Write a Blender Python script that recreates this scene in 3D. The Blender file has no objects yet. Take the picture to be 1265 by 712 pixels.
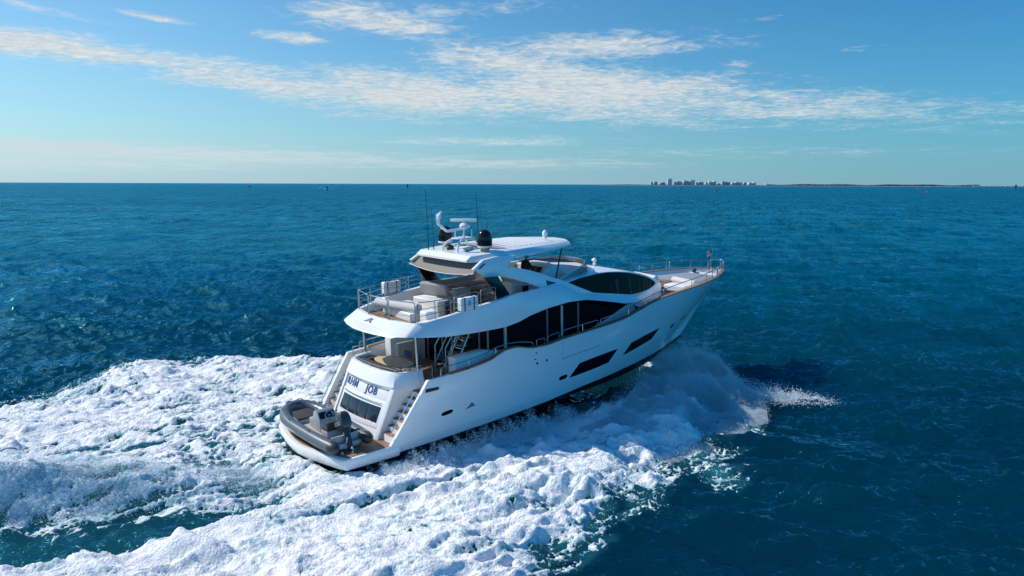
import bpy, bmesh, math, random
import numpy as np
from mathutils import Vector, Matrix

random.seed(7)
rng = np.random.default_rng(7)
S = bpy.context.scene
COL = S.collection

# ------------------------------------------------------------------ camera
CAM_H = 10.6255
PITCH, ROLL = math.radians(7.7184), math.radians(0.2038)
cam_d = bpy.data.cameras.new('drone_camera')
cam_d.sensor_width = 36.0
cam_d.lens = 947.0 / 1265.0 * 36.0
cam_d.clip_start, cam_d.clip_end = 0.5, 90000.0
cam = bpy.data.objects.new('drone_camera', cam_d)
COL.objects.link(cam)
_fw = Vector((0, math.cos(PITCH), -math.sin(PITCH)))
_up0 = Vector((0, math.sin(PITCH), math.cos(PITCH)))
_rt0 = Vector((1, 0, 0))
_rt = _rt0 * math.cos(ROLL) + _up0 * math.sin(ROLL)
_up = -_rt0 * math.sin(ROLL) + _up0 * math.cos(ROLL)
M = Matrix.Identity(4)
for i in range(3):
    M[i][0], M[i][1], M[i][2] = _rt[i], _up[i], -_fw[i]
M[2][3] = CAM_H
cam.matrix_world = M
S.camera = cam

# ------------------------------------------------------------------ sun, sky, exposure
SUN_EL, SUN_AZ = math.radians(42.0), math.radians(-73.0)      # azimuth clockwise from +Y
sun_d = bpy.data.lights.new('sun', 'SUN')
sun_d.energy, sun_d.angle, sun_d.color = 4.9, math.radians(0.53), (1.0, 0.935, 0.83)
sun = bpy.data.objects.new('sun', sun_d)
COL.objects.link(sun)
_s = Vector((math.sin(SUN_AZ) * math.cos(SUN_EL), math.cos(SUN_AZ) * math.cos(SUN_EL), math.sin(SUN_EL)))
sun.rotation_euler = _s.to_track_quat('Z', 'Y').to_euler()
sun.location = (-40, 0, 60)

S.view_settings.view_transform = 'Standard'
S.view_settings.look = 'None'
S.view_settings.gamma = 1.0
S.view_settings.exposure = 0.0
S.view_settings.use_curve_mapping = False
S.cycles.use_denoising = True
S.cycles.denoising_prefilter = 'NONE'
S.cycles.sample_clamp_direct = 5.0
S.cycles.max_bounces = 8
S.cycles.volume_step_rate = 2.0
S.cycles.volume_max_steps = 128
S.cycles.volume_bounces = 1
S.cycles.sample_clamp_indirect = 6.0

W = bpy.data.worlds.new('World')
S.world = W
W.use_nodes = True


class NT:
    """short hand for building node trees"""
    def __init__(self, tree):
        self.t = tree
        tree.nodes.clear()

    def n(self, kind, **kw):
        nd = self.t.nodes.new(kind)
        for k, v in kw.items():
            if k == 'inp':
                for kk, vv in v.items():
                    if isinstance(vv, bpy.types.NodeSocket):
                        self.t.links.new(vv, nd.inputs[kk])
                    else:
                        nd.inputs[kk].default_value = vv
            else:
                setattr(nd, k, v)
        return nd

    def l(self, a, b):
        self.t.links.new(a, b)

    def math(self, op, a, b=None, c=None, clamp=False):
        nd = self.t.nodes.new('ShaderNodeMath')
        nd.operation = op
        nd.use_clamp = clamp
        for i, v in enumerate((a, b, c)):
            if v is None:
                continue
            if isinstance(v, bpy.types.NodeSocket):
                self.t.links.new(v, nd.inputs[i])
            else:
                nd.inputs[i].default_value = v
        return nd.outputs[0]

    def ramp(self, v, a, b, smooth=True):
        nd = self.t.nodes.new('ShaderNodeMapRange')
        nd.interpolation_type = 'SMOOTHSTEP' if smooth else 'LINEAR'
        nd.inputs[1].default_value, nd.inputs[2].default_value = a, b
        nd.inputs[3].default_value, nd.inputs[4].default_value = 0.0, 1.0
        self.t.links.new(v, nd.inputs[0])
        return nd.outputs[0]

    def mix(self, f, a, b, blend='MIX'):
        nd = self.t.nodes.new('ShaderNodeMix')
        nd.data_type = 'RGBA'
        nd.blend_type = blend
        for i, v in ((0, f), (6, a), (7, b)):
            if isinstance(v, bpy.types.NodeSocket):
                self.t.links.new(v, nd.inputs[i])
            else:
                nd.inputs[i].default_value = v if i == 0 else (tuple(v) + (1.0,))[:4]
        return nd.outputs[2]


def build_world():
    k = NT(W.node_tree)
    out = k.n('ShaderNodeOutputWorld')
    bg = k.n('ShaderNodeBackground', inp={'Strength': 0.095})
    sky = k.n('ShaderNodeTexSky', sky_type='NISHITA', sun_disc=False, sun_elevation=SUN_EL,
              sun_rotation=SUN_AZ, altitude=5.0, air_density=1.0, dust_density=0.25, ozone_density=3.0)
    
    tc = k.n('ShaderNodeTexCoord')
    sep = k.n('ShaderNodeSeparateXYZ', inp={0: tc.outputs['Generated']})
    x, y, z = sep.outputs
    el = k.math('ARCSINE', z)                         # elevation, radians
    az = k.math('ARCTAN2', x, y)                      # azimuth from the bearing of the headland
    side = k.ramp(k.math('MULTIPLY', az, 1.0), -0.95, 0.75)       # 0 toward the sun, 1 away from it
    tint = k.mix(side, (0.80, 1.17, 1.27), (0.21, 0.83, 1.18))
    tint = k.mix(k.ramp(el, 0.30, 0.85), tint, (0.05, 1.0, 1.75))  # unseen upper sky pushed to strong blue as added fill for shaded sides
    tint = k.mix(k.ramp(az, 0.7, 1.5), tint, (0.06, 1.1, 1.8))  # unseen sky away from the sun, brightened blue for the same fill
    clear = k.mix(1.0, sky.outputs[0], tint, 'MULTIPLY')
    # stretched coordinates on a flat cloud deck: (x/z, y/z)
    zz = k.math('ADD', k.math('MAXIMUM', z, 0.0), 0.045)
    px, py = k.math('DIVIDE', x, zz), k.math('DIVIDE', y, zz)
    vec = k.n('ShaderNodeCombineXYZ', inp={0: k.math('MULTIPLY', px, 1.0), 1: k.math('MULTIPLY', py, 1.0), 2: 0.0}).outputs[0]
    n1 = k.n('ShaderNodeTexNoise', noise_dimensions='3D', inp={'Vector': vec, 'Scale': 1.5, 'Detail': 9.0, 'Roughness': 0.62, 'Distortion': 0.35}).outputs[0]
    n2 = k.n('ShaderNodeTexNoise', noise_dimensions='3D', inp={'Vector': vec, 'Scale': 11.0, 'Detail': 7.0, 'Roughness': 0.66, 'Distortion': 0.7}).outputs[0]
    nz = k.math('ADD', k.math('MULTIPLY', n1, 0.56), k.math('MULTIPLY', n2, 0.44))
    nz = k.math('SUBTRACT', nz, 0.5)

    def blob(a0, e0, ra, re, tilt, amp):
        da = k.math('SUBTRACT', az, a0)
        de = k.math('SUBTRACT', k.math('SUBTRACT', el, e0), k.math('MULTIPLY', da, tilt))
        q = k.math('ADD', k.math('POWER', k.math('ABSOLUTE', k.math('DIVIDE', da, ra)), 2.0),
                   k.math('POWER', k.math('ABSOLUTE', k.math('DIVIDE', de, re)), 2.0))
        return k.math('MULTIPLY', k.math('EXPONENT', k.math('MULTIPLY', q, -1.0)), amp)

    def px2(xp, yp):
        return math.atan((xp - 632) / 947), math.atan((228 - yp) / 947)
    spec = [  # x, y, half width, half height (photo pixels), tilt, strength
        (60, 88, 190, 17, -0.05, 1.05), (330, 112, 170, 22, -0.10, 0.95), (520, 122, 200, 30, -0.03, 1.05),
        (720, 118, 240, 38, -0.06, 1.05), (950, 138, 230, 26, -0.05, 0.74), (1190, 155, 200, 24, -0.02, 0.42),
        (470, 38, 110, 20, -0.08, 0.9), (590, 22, 130, 13, 0.08, 0.7), (740, 66, 170, 19, 0.03, 0.85), (610, 85, 130, 24, 0.0, 0.85),
        (150, 194, 400, 13, -0.02, 0.95), (560, 203, 300, 10, 0.0, 0.65), (60, 208, 300, 9, 0, 0.8), (600, 176, 190, 8, 0.0, 0.62),
        (370, 62, 45, 7, -0.05, 0.9), (205, 50, 40, 4, -0.1, 0.85), (900, 90, 30, 6, 0, 0.55), (920, 42, 40, 5, 0.1, 0.5),
        (1060, 80, 40, 6, 0, 0.4), (60, 52, 90, 6, -0.1, 0.6), (900, 190, 420, 11, 0, 0.38), (460, 38, 100, 13, -0.05, 0.8)]
    mask = None
    for xp, yp, w, h, tl, am in spec:
        a0, e0 = px2(xp, yp)
        b = blob(a0, e0, w / 947, h / 947, tl, am)
        mask = b if mask is None else k.math('MAXIMUM', mask, b)
    # broken cloud elsewhere round the compass so that other bearings and reflections have a sky too
    back = k.math('MULTIPLY', k.ramp(k.math('ABSOLUTE', az), 0.75, 1.1), 0.0)
    mask = k.math('MAXIMUM', mask, back)
    dens = k.math('ADD', mask, k.math('MULTIPLY', nz, 2.9))
    cov = k.ramp(dens, 0.20, 1.12)
    cov = k.math('MULTIPLY', cov, k.ramp(mask, 0.08, 0.4))
    cov = k.math('MULTIPLY', cov, 0.92)
    shade = k.ramp(n2, 0.25, 0.75)
    low = k.ramp(el, 0.0, 0.12)
    ccol = k.mix(shade, (5.6, 6.5, 7.0), (8.3, 8.55, 8.5))
    ccol = k.mix(low, (6.3, 7.5, 8.2), ccol)
    haze = k.math('EXPONENT', k.math('MULTIPLY', k.math('MAXIMUM', el, 0.0), -13.0))
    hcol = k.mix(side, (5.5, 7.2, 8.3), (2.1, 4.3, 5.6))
    hcol = k.mix(k.ramp(az, 0.75, 1.6), hcol, (0.5, 5.0, 7.0))  # horizon out of view, tinted blue as part of the added fill
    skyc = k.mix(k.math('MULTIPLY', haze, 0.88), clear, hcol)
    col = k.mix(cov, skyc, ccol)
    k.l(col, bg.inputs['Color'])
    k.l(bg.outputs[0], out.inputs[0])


build_world()

# ------------------------------------------------------------------ helpers
MATS = {}


def mat(name, col, rough=0.5, metal=0.0, spec=0.5, noise=0.0, nscale=6.0, coat=0.0, bump=0.0, bscale=40.0, alpha=1.0, trans=0.0):
    if name in MATS:
        return MATS[name]
    m = bpy.data.materials.new(name)
    m.use_nodes = True
    k = NT(m.node_tree)
    out = k.n('ShaderNodeOutputMaterial')
    b = k.n('ShaderNodeBsdfPrincipled', inp={'Roughness': rough, 'Metallic': metal, 'Specular IOR Level': spec,
                                             'Coat Weight': coat, 'Alpha': alpha, 'Transmission Weight': trans})
    tc = k.n('ShaderNodeTexCoord')
    if noise > 0:
        nz = k.n('ShaderNodeTexNoise', inp={'Vector': tc.outputs['Object'], 'Scale': nscale, 'Detail': 5.0, 'Roughness': 0.6})
        c = k.mix(nz.outputs[0], tuple(v * (1 - noise) for v in col), tuple(min(1, v * (1 + noise)) for v in col))
        k.l(c, b.inputs['Base Color'])
        rr = k.math('ADD', k.math('MULTIPLY', nz.outputs[0], 0.16), max(0.02, rough - 0.08))
        k.l(rr, b.inputs['Roughness'])
    else:
        b.inputs['Base Color'].default_value = tuple(col) + (1,)
    if bump > 0:
        bn = k.n('ShaderNodeTexNoise', inp={'Vector': tc.outputs['Object'], 'Scale': bscale, 'Detail': 3.0})
        bp = k.n('ShaderNodeBump', inp={'Strength': bump, 'Distance': 0.02, 'Height': bn.outputs[0]})
        k.l(bp.outputs[0], b.inputs['Normal'])
    k.l(b.outputs[0], out.inputs[0])
    MATS[name] = m
    return m


def tag(o, label=None, cat=None, group=None, kind=None):
    for key, v in (('label', label), ('category', cat), ('group', group), ('kind', kind)):
        if v:
            o[key] = v
    return o


def empty(name, mw, parent=None):
    o = bpy.data.objects.new(name, None)
    COL.objects.link(o)
    o.empty_display_size = 0.3
    if parent:
        o.parent = parent
    o.matrix_world = mw
    return o


def np_mesh(name, V, F, m, smooth=True, attrs=None):
    """V (n,3) float array, F (k,4) or (k,3) int array"""
    me = bpy.data.meshes.new(name)
    V = np.ascontiguousarray(V, dtype=np.float32)
    F = np.ascontiguousarray(F, dtype=np.int32)
    kk = F.shape[1]
    me.vertices.add(len(V))
    me.vertices.foreach_set('co', V.ravel())
    me.loops.add(F.size)
    me.loops.foreach_set('vertex_index', F.ravel())
    me.polygons.add(len(F))
    me.polygons.foreach_set('loop_start', np.arange(0, F.size, kk, dtype=np.int32))
    me.polygons.foreach_set('use_smooth', np.full(len(F), smooth, dtype=bool))
    if attrs:
        for an, av in attrs.items():
            a = me.attributes.new(an, 'FLOAT', 'POINT')
            a.data.foreach_set('value', np.ascontiguousarray(av, dtype=np.float32))
    me.update(calc_edges=True)
    o = bpy.data.objects.new(name, me)
    COL.objects.link(o)
    me.materials.append(m)
    return o


# ------------------------------------------------------------------ how the yacht lies in the world
YAW, TRIM, HEEL = math.radians(41.335), math.radians(2.4847), math.radians(0.8506)
BOAT = (Matrix.Translation((-8.0854, 28.4805, 0.1109)) @ Matrix.Rotation(YAW, 4, 'Z')
        @ Matrix.Rotation(-TRIM, 4, 'Y') @ Matrix.Rotation(HEEL, 4, 'X'))
_cy, _sy = math.cos(YAW), math.sin(YAW)


def to_uv(x, y):      # world -> along the boat, to port
    dx, dy = x + 8.0854, y - 28.4805
    return dx * _cy + dy * _sy, -dx * _sy + dy * _cy


def to_xy(u, v):
    return -8.0854 + u * _cy - v * _sy, 28.4805 + u * _sy + v * _cy
# ------------------------------------------------------------------ the sea
def smooth(a, b, x):
    t = np.clip((x - a) / (b - a), 0, 1)
    return t * t * (3 - 2 * t)


class Tile:
    """tileable random field with a band-limited spectrum"""
    def __init__(self, n, size, lo, hi, seed, stretch=1.0):
        r = np.random.default_rng(seed)
        f = np.fft.fftfreq(n, size / n)
        fx, fy = np.meshgrid(f, f, indexing='ij')
        kk = np.sqrt((fx * stretch) ** 2 + fy ** 2) + 1e-9
        amp = np.exp(-0.5 * (np.log(kk / (1.0 / math.sqrt(lo * hi))) / (0.5 * math.log(hi / lo) + 0.05)) ** 2) / kk
        g = np.fft.ifft2(np.fft.fft2(r.standard_normal((n, n))) * amp).real
        self.g = (g - g.mean()) / g.std()
        self.n, self.size = n, size

    def __call__(self, x, y):
        n = self.n
        a = (x / self.size * n) % n
        b = (y / self.size * n) % n
        i, j = np.floor(a).astype(np.int64), np.floor(b).astype(np.int64)
        fa, fb = a - i, b - j
        i %= n
        j %= n
        i1, j1 = (i + 1) % n, (j + 1) % n
        g = self.g
        return (g[i, j] * (1 - fa) + g[i1, j] * fa) * (1 - fb) + (g[i, j1] * (1 - fa) + g[i1, j1] * fa) * fb


WAVES = []
_wr = np.random.default_rng(21)
for _i in range(76):
    lam = 1.1 * (19.0 / 1.1) ** (_i / 75.0) * _wr.uniform(0.93, 1.07)
    th = math.radians(252) + _wr.normal(0, 0.50 if lam < 5 else 0.34)   # running toward the lower left
    WAVES.append((lam, math.cos(th), math.sin(th), _wr.uniform(0, 6.283), 0.0068 * lam ** 0.78 * _wr.uniform(0.5, 1.3)))


def sea_waves(x, y, cell):
    """Gerstner sum; waves shorter than the mesh can carry fade out"""
    dx, dy, dz = np.zeros_like(x), np.zeros_like(x), np.zeros_like(x)
    for lam, cx, cy, ph, a in WAVES:
        w = np.clip((lam / cell - 2.5) / 2.5, 0, 1)
        if not w.any():
            continue
        kk = 2 * math.pi / lam
        p = kk * (x * cx + y * cy) + ph
        aw = a * w
        dz += aw * np.cos(p)
        s = -aw * 0.8 * np.sin(p)
        dx += cx * s
        dy += cy * s
    return dx, dy, dz


class Chop(Tile):
    """short wind chop, crests across the wind"""
    def __init__(self, n, size, lo, hi, seed, slope=0.0):
        r = np.random.default_rng(seed)
        f = np.fft.fftfreq(n, size / n)
        fx, fy = np.meshgrid(f, f, indexing='ij')
        kk = np.sqrt(fx ** 2 + fy ** 2) + 1e-9
        c, s_ = math.cos(math.radians(252)), math.sin(math.radians(252))
        al = np.abs(fx * c + fy * s_) / kk
        amp = kk ** -1.9 * np.exp(-(kk * lo) ** 4) * np.exp(-(1 / (kk * hi)) ** 4) * (0.12 + al ** 3)
        g = np.fft.ifft2(np.fft.fft2(r.standard_normal((n, n))) * amp).real
        g = (g - g.mean()) / g.std()
        self.g = np.where(g > 0, g + 0.34 * g * g, g * 0.8)      # sharper crests than troughs
        self.n, self.size = n, size


C_A = Chop(1024, 83.0, 0.55, 3.6, 51)
C_B = Chop(1024, 47.0, 0.20, 1.1, 52)
C_FAR = Chop(1024, 900.0, 3.2, 26.0, 53)


def chop(x, y, cell):
    xr, yr = x * 0.966 + y * 0.259, -x * 0.259 + y * 0.966
    wa = np.clip(0.9 / cell - 0.6, 0, 1)
    wb = np.clip(0.45 / cell - 0.6, 0, 1)
    wf = np.clip(8.0 / cell - 0.6, 0, 1)
    gust = 0.75 + 0.35 * np.tanh(C_FAR(x * 1.7 + 91, y * 1.7))
    return gust * (0.098 * wa * C_A(x, y) + 0.046 * wb * C_B(xr, yr)) + 0.085 * wf * C_FAR(xr, yr)


T_BIG = Tile(512, 60.0, 2.0, 6.0, 31)
T_MID = Tile(1024, 44.0, 0.5, 1.6, 32)
T_SML = Tile(1024, 24.0, 0.14, 0.42, 33)
T_FIN = Tile(1024, 12.0, 0.05, 0.13, 36)
T_STR = Tile(1024, 44.0, 0.5, 3.2, 34, stretch=4.0)   # drawn out along the boat

PORT_U = [-40, -12, -7.7, -1, 5, 9.7, 14, 18, 21.5, 23.5]
PORT_V = [9.5, 13.5, 15.7, 19.2, 17.5, 14.6, 11, 6.8, 2.6, 0.0]
STB_U = [-40, -5, -0.2, 1.4, 4.5, 8, 11.6, 15, 18, 21, 23.2, 24.5]
STB_V = [15, 14, 13.3, 12.9, 11.0, 11.0, 10.6, 9.6, 8.2, 6.0, 3.2, 0.6]


def wake(x, y):
    """returns rise of the water, foam density and aeration at world points"""
    u, v = to_uv(x, y)
    wob = T_BIG(x, y) * 0.5 + T_MID(x, y) * 0.25
    vp = np.interp(u, PORT_U, PORT_V) + wob * 0.9
    vs = np.interp(u, STB_U, STB_V) + wob * 0.9 + np.where(u < 6, T_STR(u, v) * 0.5, 0)
    rise = np.zeros_like(x)
    # port side: broad washed-out bow wave with a rounded outer shoulder
    d = vp - v
    side_p = smooth(-1.0, 2.6, d) * smooth(0.0, 3.0, v)
    rise += 0.30 * smooth(0, 1.2, d) * np.exp(-((d - 2.5) / 3.0) ** 2) * (v > 0)
    # starboard: thrown bow wave
    e = vs + v
    side_s = smooth(-0.9, 2.8, e) ** 0.85 * smooth(-1.5, -3.2, v)
    crest = np.interp(u, [-8, 0, 4, 8, 12, 16, 20, 23.5, 24.8], [0.22, 0.38, 0.48, 0.55, 0.60, 0.62, 0.55, 0.30, 0.0])
    rise += crest * smooth(-0.4, 3.2, e) * np.exp(-((e - 3.4) / 2.6) ** 2) * (v < 0)
    # behind the transom
    stern = smooth(0.6, -0.6, u)
    tr = smooth(4.2, 2.6, np.abs(v + 0.2)) * stern
    rise += -0.28 * tr * smooth(-6.5, -3.0, u) * smooth(-0.3, -2.2, u) + 0.10 * tr * smooth(-1.5, 0.3, u)
    # turquoise ridge that leaves the port quarter and grows aft
    rv = np.interp(u, [-16, -9.2, -5, 0, 1], [5.4, 2.9, 1.2, -1.1, -1.5])
    amp = np.interp(u, [-16, -11, -9, -5, -1, 0.4], [1.25, 1.35, 1.25, 0.72, 0.18, 0.0])
    q = v - rv
    ridge = amp * np.where(q > 0, np.exp(-(q / 2.4) ** 2), np.exp(-(q / 1.15) ** 2))
    rise += ridge
    # dark slick between ridge and starboard sheet
    sv = np.interp(u, [-16, -8.2, -1, 3, 5.2, 8], [-2.7, -3.55, -3.75, -3.8, -3.6, -3.3])
    slick = smooth(-0.25, 0.35, v - sv) * smooth(0.9, -0.5, v - rv + 1.7) * smooth(-0.8, -4.5, u)
    rise -= 0.30 * slick
    # raised lip of the starboard sheet and the furrow along it
    lip = sv - v
    rise += 0.22 * smooth(0, 0.5, lip) * np.exp(-(lip / 2.2) ** 2) * smooth(7, 2, u) * (v < 0)
    fur = np.exp(-((lip - 1.75 - 0.05 * (u - 2)) / 0.20) ** 2) * smooth(-3.5, -0.5, u) * smooth(6.5, 4.5, u)
    rise -= 0.34 * fur
    # foam
    foam = np.zeros_like(x)
    streak = T_STR(u, v)
    fp = side_p * (1.05 + 0.16 * streak)
    inner = smooth(8.5, 5.0, v) * smooth(2.5, 4.5, v + 2.5) * smooth(9, 3, u)
    fp = fp - inner * (0.42 + 0.20 * streak + 0.25 * T_MID(x, y))
    foam = np.maximum(foam, fp)
    fs = side_s * (1.12 + 0.12 * streak)
    gap = smooth(1.5, 0.0, -v - np.interp(u, [9, 12, 17, 21], [3.0, 2.9, 2.4, 1.4])) * smooth(9.5, 11.0, u) * smooth(22, 20, u)
    fs = fs - 1.0 * gap
    foam = np.maximum(foam, fs)
    cen = smooth(0.7, -0.2, u) * smooth(-4.6, -3.6, v) * smooth(5.5, 4.2, v)
    cfoam = cen * (0.40 + 0.25 * streak + 0.2 * T_MID(x, y))
    top = amp / 1.3 * np.where(q > 0.3, np.exp(-((q - 0.3) / 2.2) ** 2), np.exp(-((q - 0.3) / 1.95) ** 2))
    cfoam = cfoam + 0.85 * top * smooth(0.6, -1.0, u)
    # broken white along the foot of the ridge near the transom
    foot = np.exp(-((v - np.interp(u, [-8, -4, 0], [0.4, -1.2, -2.6])) / 0.55) ** 2) * smooth(-9, -4, u) * smooth(0.6, -0.6, u)
    cfoam = cfoam + 0.55 * foot + 0.5 * cen * smooth(-2.2, -0.2, u)
    foam = np.maximum(foam, cfoam)
    foam = foam * (1 - 0.95 * slick * (1 - 0.8 * np.clip(top + foot, 0, 1)))
    foam = foam - 1.2 * fur
    # nothing inside the hull
    hb = np.interp(u, [0.2, 2, 8, 14, 18, 21, 23.5, 24.2], [2.3, 2.5, 2.7, 2.6, 2.1, 1.3, 0.3, 0])
    inside = (u > 0.25) & (u < 24.2) & (np.abs(v) < hb - 0.55)
    foam = np.where(inside, -1, foam)
    rise = np.where(inside, -0.55, rise)
    aer = np.clip(np.maximum(np.maximum(side_p * 0.75, side_s), cen) * (1 - 0.78 * slick) + ridge * 0.45, 0, 1)
    face = smooth(-3.3, -1.6, q) * smooth(0.5, -0.5, q) * np.clip(amp, 0, 1) * smooth(-0.5, -3.5, u)
    wake.face = face
    return rise, foam, aer, u, v


def lines(lo, hi, step, end_lo, end_hi, g):
    a = list(np.arange(lo, hi, step))
    s, p = step, a[-1]
    while p < end_hi:
        s *= g
        p += s
        a.append(p)
    s, p, b = step, lo, []
    while p > end_lo:
        s *= g
        p -= s
        b.append(p)
    return np.array(b[::-1] + a)


def grid_faces(nx, ny):
    i, j = np.meshgrid(np.arange(nx - 1), np.arange(ny - 1), indexing='ij')
    a = (i * ny + j).ravel()
    return np.stack([a, a + ny, a + ny + 1, a + 1], 1)


def sea_material():
    m = bpy.data.materials.new('sea_water')
    m.use_nodes = True
    k = NT(m.node_tree)
    out = k.n('ShaderNodeOutputMaterial')
    geo = k.n('ShaderNodeNewGeometry')
    pos = geo.outputs['Position']
    aer = k.n('ShaderNodeAttribute', attribute_name='aeration').outputs['Fac']
    dp = k.n('ShaderNodeTexNoise', inp={'Vector': pos, 'Scale': 0.012, 'Detail': 3.0}).outputs[0]
    far = k.ramp(k.n('ShaderNodeVectorMath', operation='LENGTH', inp={0: pos}).outputs['Value'], 28.0, 170.0)   # paler far colour stands in for the stronger sky reflection out there
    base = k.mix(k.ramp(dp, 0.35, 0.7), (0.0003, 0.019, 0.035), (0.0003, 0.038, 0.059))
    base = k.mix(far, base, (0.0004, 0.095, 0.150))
    base = k.mix(k.math('MULTIPLY', aer, 0.85), base, (0.03, 0.235, 0.275))
    rot = k.n('ShaderNodeMapping', inp={'Vector': pos, 'Rotation': (0, 0, math.radians(-18)), 'Scale': (0.55, 1.0, 1.0)}).outputs[0]
    b1 = k.n('ShaderNodeTexNoise', inp={'Vector': rot, 'Scale': 0.75, 'Detail': 5.0, 'Roughness': 0.62, 'Distortion': 0.5}).outputs[0]
    b2 = k.n('ShaderNodeTexNoise', inp={'Vector': rot, 'Scale': 3.2, 'Detail': 4.0, 'Roughness': 0.6, 'Distortion': 0.4}).outputs[0]
    b3 = k.n('ShaderNodeTexNoise', inp={'Vector': rot, 'Scale': 0.09, 'Detail': 4.0, 'Roughness': 0.6}).outputs[0]
    b4 = k.n('ShaderNodeTexNoise', inp={'Vector': rot, 'Scale': 0.30, 'Detail': 3.0, 'Roughness': 0.55, 'Distortion': 0.6}).outputs[0]
    far4 = k.ramp(k.n('ShaderNodeVectorMath', operation='LENGTH', inp={0: pos}).outputs['Value'], 60.0, 200.0)
    h4 = k.math('MULTIPLY', k.math('MULTIPLY', b4, far4), 1.7)
    h = k.math('ADD', h4, k.math('ADD', k.math('MULTIPLY', k.math('MULTIPLY', b1, 0.75), k.ramp(k.n('ShaderNodeVectorMath', operation='LENGTH', inp={0: pos}).outputs['Value'], 40.0, 160.0)), k.math('ADD', k.math('MULTIPLY', b2, 0.13), k.math('MULTIPLY', b3, 1.0))))
    bp = k.n('ShaderNodeBump', inp={'Strength': 1.0, 'Distance': 1.0, 'Height': h})
    # open water: the chop too fine to model widens the reflection
    dist = k.n('ShaderNodeVectorMath', operation='LENGTH', inp={0: pos}).outputs['Value']
    rough = k.math('ADD', 0.075, k.math('MULTIPLY', k.ramp(dist, 40.0, 600.0, False), 0.22))
    # ripple light and dark put into colour and reflection, in patches of several sizes
    gm = k.n('ShaderNodeMapping', inp={'Vector': pos, 'Rotation': (0, 0, math.radians(-12)), 'Scale': (0.42, 1.0, 1.0)}).outputs[0]
    wd = k.n('ShaderNodeMapping', inp={'Vector': pos, 'Rotation': (0, 0, math.radians(16))}).outputs[0]       # streaks down the wind
    gs = None
    for sx, sy, wt in ((1.7, 0.16, 0.42), (0.55, 0.045, 0.42), (0.16, 0.016, 0.34)):
        mp = k.n('ShaderNodeMapping', inp={'Vector': wd, 'Scale': (sx, sy, 1.0)}).outputs[0]
        g = k.n('ShaderNodeTexNoise', inp={'Vector': mp, 'Scale': 1.0, 'Detail': 3.0, 'Roughness': 0.6}).outputs[0]
        g = k.math('MULTIPLY', k.math('SUBTRACT', g, 0.5), wt * 3.4)
        gs = g if gs is None else k.math('ADD', gs, g)
    for sc, wt in ((0.55, 0.28), (0.16, 0.30), (0.05, 0.22), (0.014, 0.16)):
        g = k.n('ShaderNodeTexNoise', inp={'Vector': gm, 'Scale': sc, 'Detail': 4.0, 'Roughness': 0.65, 'Distortion': 0.4}).outputs[0]
        g = k.math('MULTIPLY', k.math('SUBTRACT', g, 0.5), wt * 3.0)
        gs = g if gs is None else k.math('ADD', gs, g)
    gs = k.math('MULTIPLY', gs, k.ramp(dist, 22.0, 90.0))
    gs = k.math('MULTIPLY', gs, k.math('ADD', 1.0, k.math('MULTIPLY', k.ramp(dist, 80.0, 300.0), 0.9)))
    gsc = k.math('MINIMUM', k.math('MAXIMUM', gs, -0.85), 1.0)
    bmul = k.math('ADD', 1.0, k.math('MULTIPLY', gsc, 0.55))  # wave shading painted into the body colour
    bvec = k.n('ShaderNodeVectorMath', operation='SCALE', inp={0: base, 'Scale': bmul}).outputs[0]
    # light scattered back from below the surface spreads sideways, so shadows on clear water are soft
    dif = k.n('ShaderNodeBsdfPrincipled', subsurface_method='BURLEY', inp={'Base Color': bvec, 'Roughness': 1.0, 'Specular IOR Level': 0.0,
              'Subsurface Weight': 0.92, 'Subsurface Radius': (1.0, 1.0, 1.0), 'Subsurface Scale': 8.0, 'Normal': bp.outputs[0]})
    glo = k.n('ShaderNodeBsdfGlossy', distribution='MULTI_GGX', inp={'Color': (0.26, 0.80, 1.0, 1.0), 'Roughness': rough, 'Normal': bp.outputs[0]})
    fr = k.n('ShaderNodeFresnel', inp={'IOR': 1.333, 'Normal': bp.outputs[0]}).outputs[0]
    fac = k.math('MULTIPLY', k.math('MULTIPLY', fr, k.math('ADD', 0.86, k.math('MULTIPLY', gsc, 0.5))), k.math('SUBTRACT', 1.0, k.math('MULTIPLY', k.ramp(dist, 60.0, 600.0), 0.42)), clamp=True)
    mx = k.n('ShaderNodeMixShader', inp={0: fac, 1: dif.outputs[0], 2: glo.outputs[0]})
    k.l(mx.outputs[0], out.inputs[0])
    return m


def build_sea():
    xs = lines(-30, 32, 0.10, -45000, 45000, 1.016)
    ys = lines(13, 58, 0.10, -3000, 62000, 1.013)
    nx, ny = len(xs), len(ys)
    X, Y = np.meshgrid(xs, ys, indexing='ij')
    cell = np.maximum(np.gradient(xs)[:, None], np.gradient(ys)[None, :]) + 0 * X
    dx, dy, dz = sea_waves(X, Y, cell)
    near = (np.abs(X) < 60) & (Y > 0) & (Y < 90)
    R = np.zeros_like(X)
    A = np.zeros_like(X)
    r, f, a, u, v = wake(X[near], Y[near])
    R[near], A[near] = r, a
    calm = 1 - 0.35 * A
    dz = dz + chop(X, Y, cell)
    V = np.stack([X + dx * calm, Y + dy * calm, dz * calm + R], -1).reshape(-1, 3)
    o = np_mesh('sea', V, grid_faces(nx, ny), sea_material(), attrs={'aeration': A.ravel()})
    tag(o, 'deep blue choppy open sea', None, None, 'structure')
    return o


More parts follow.
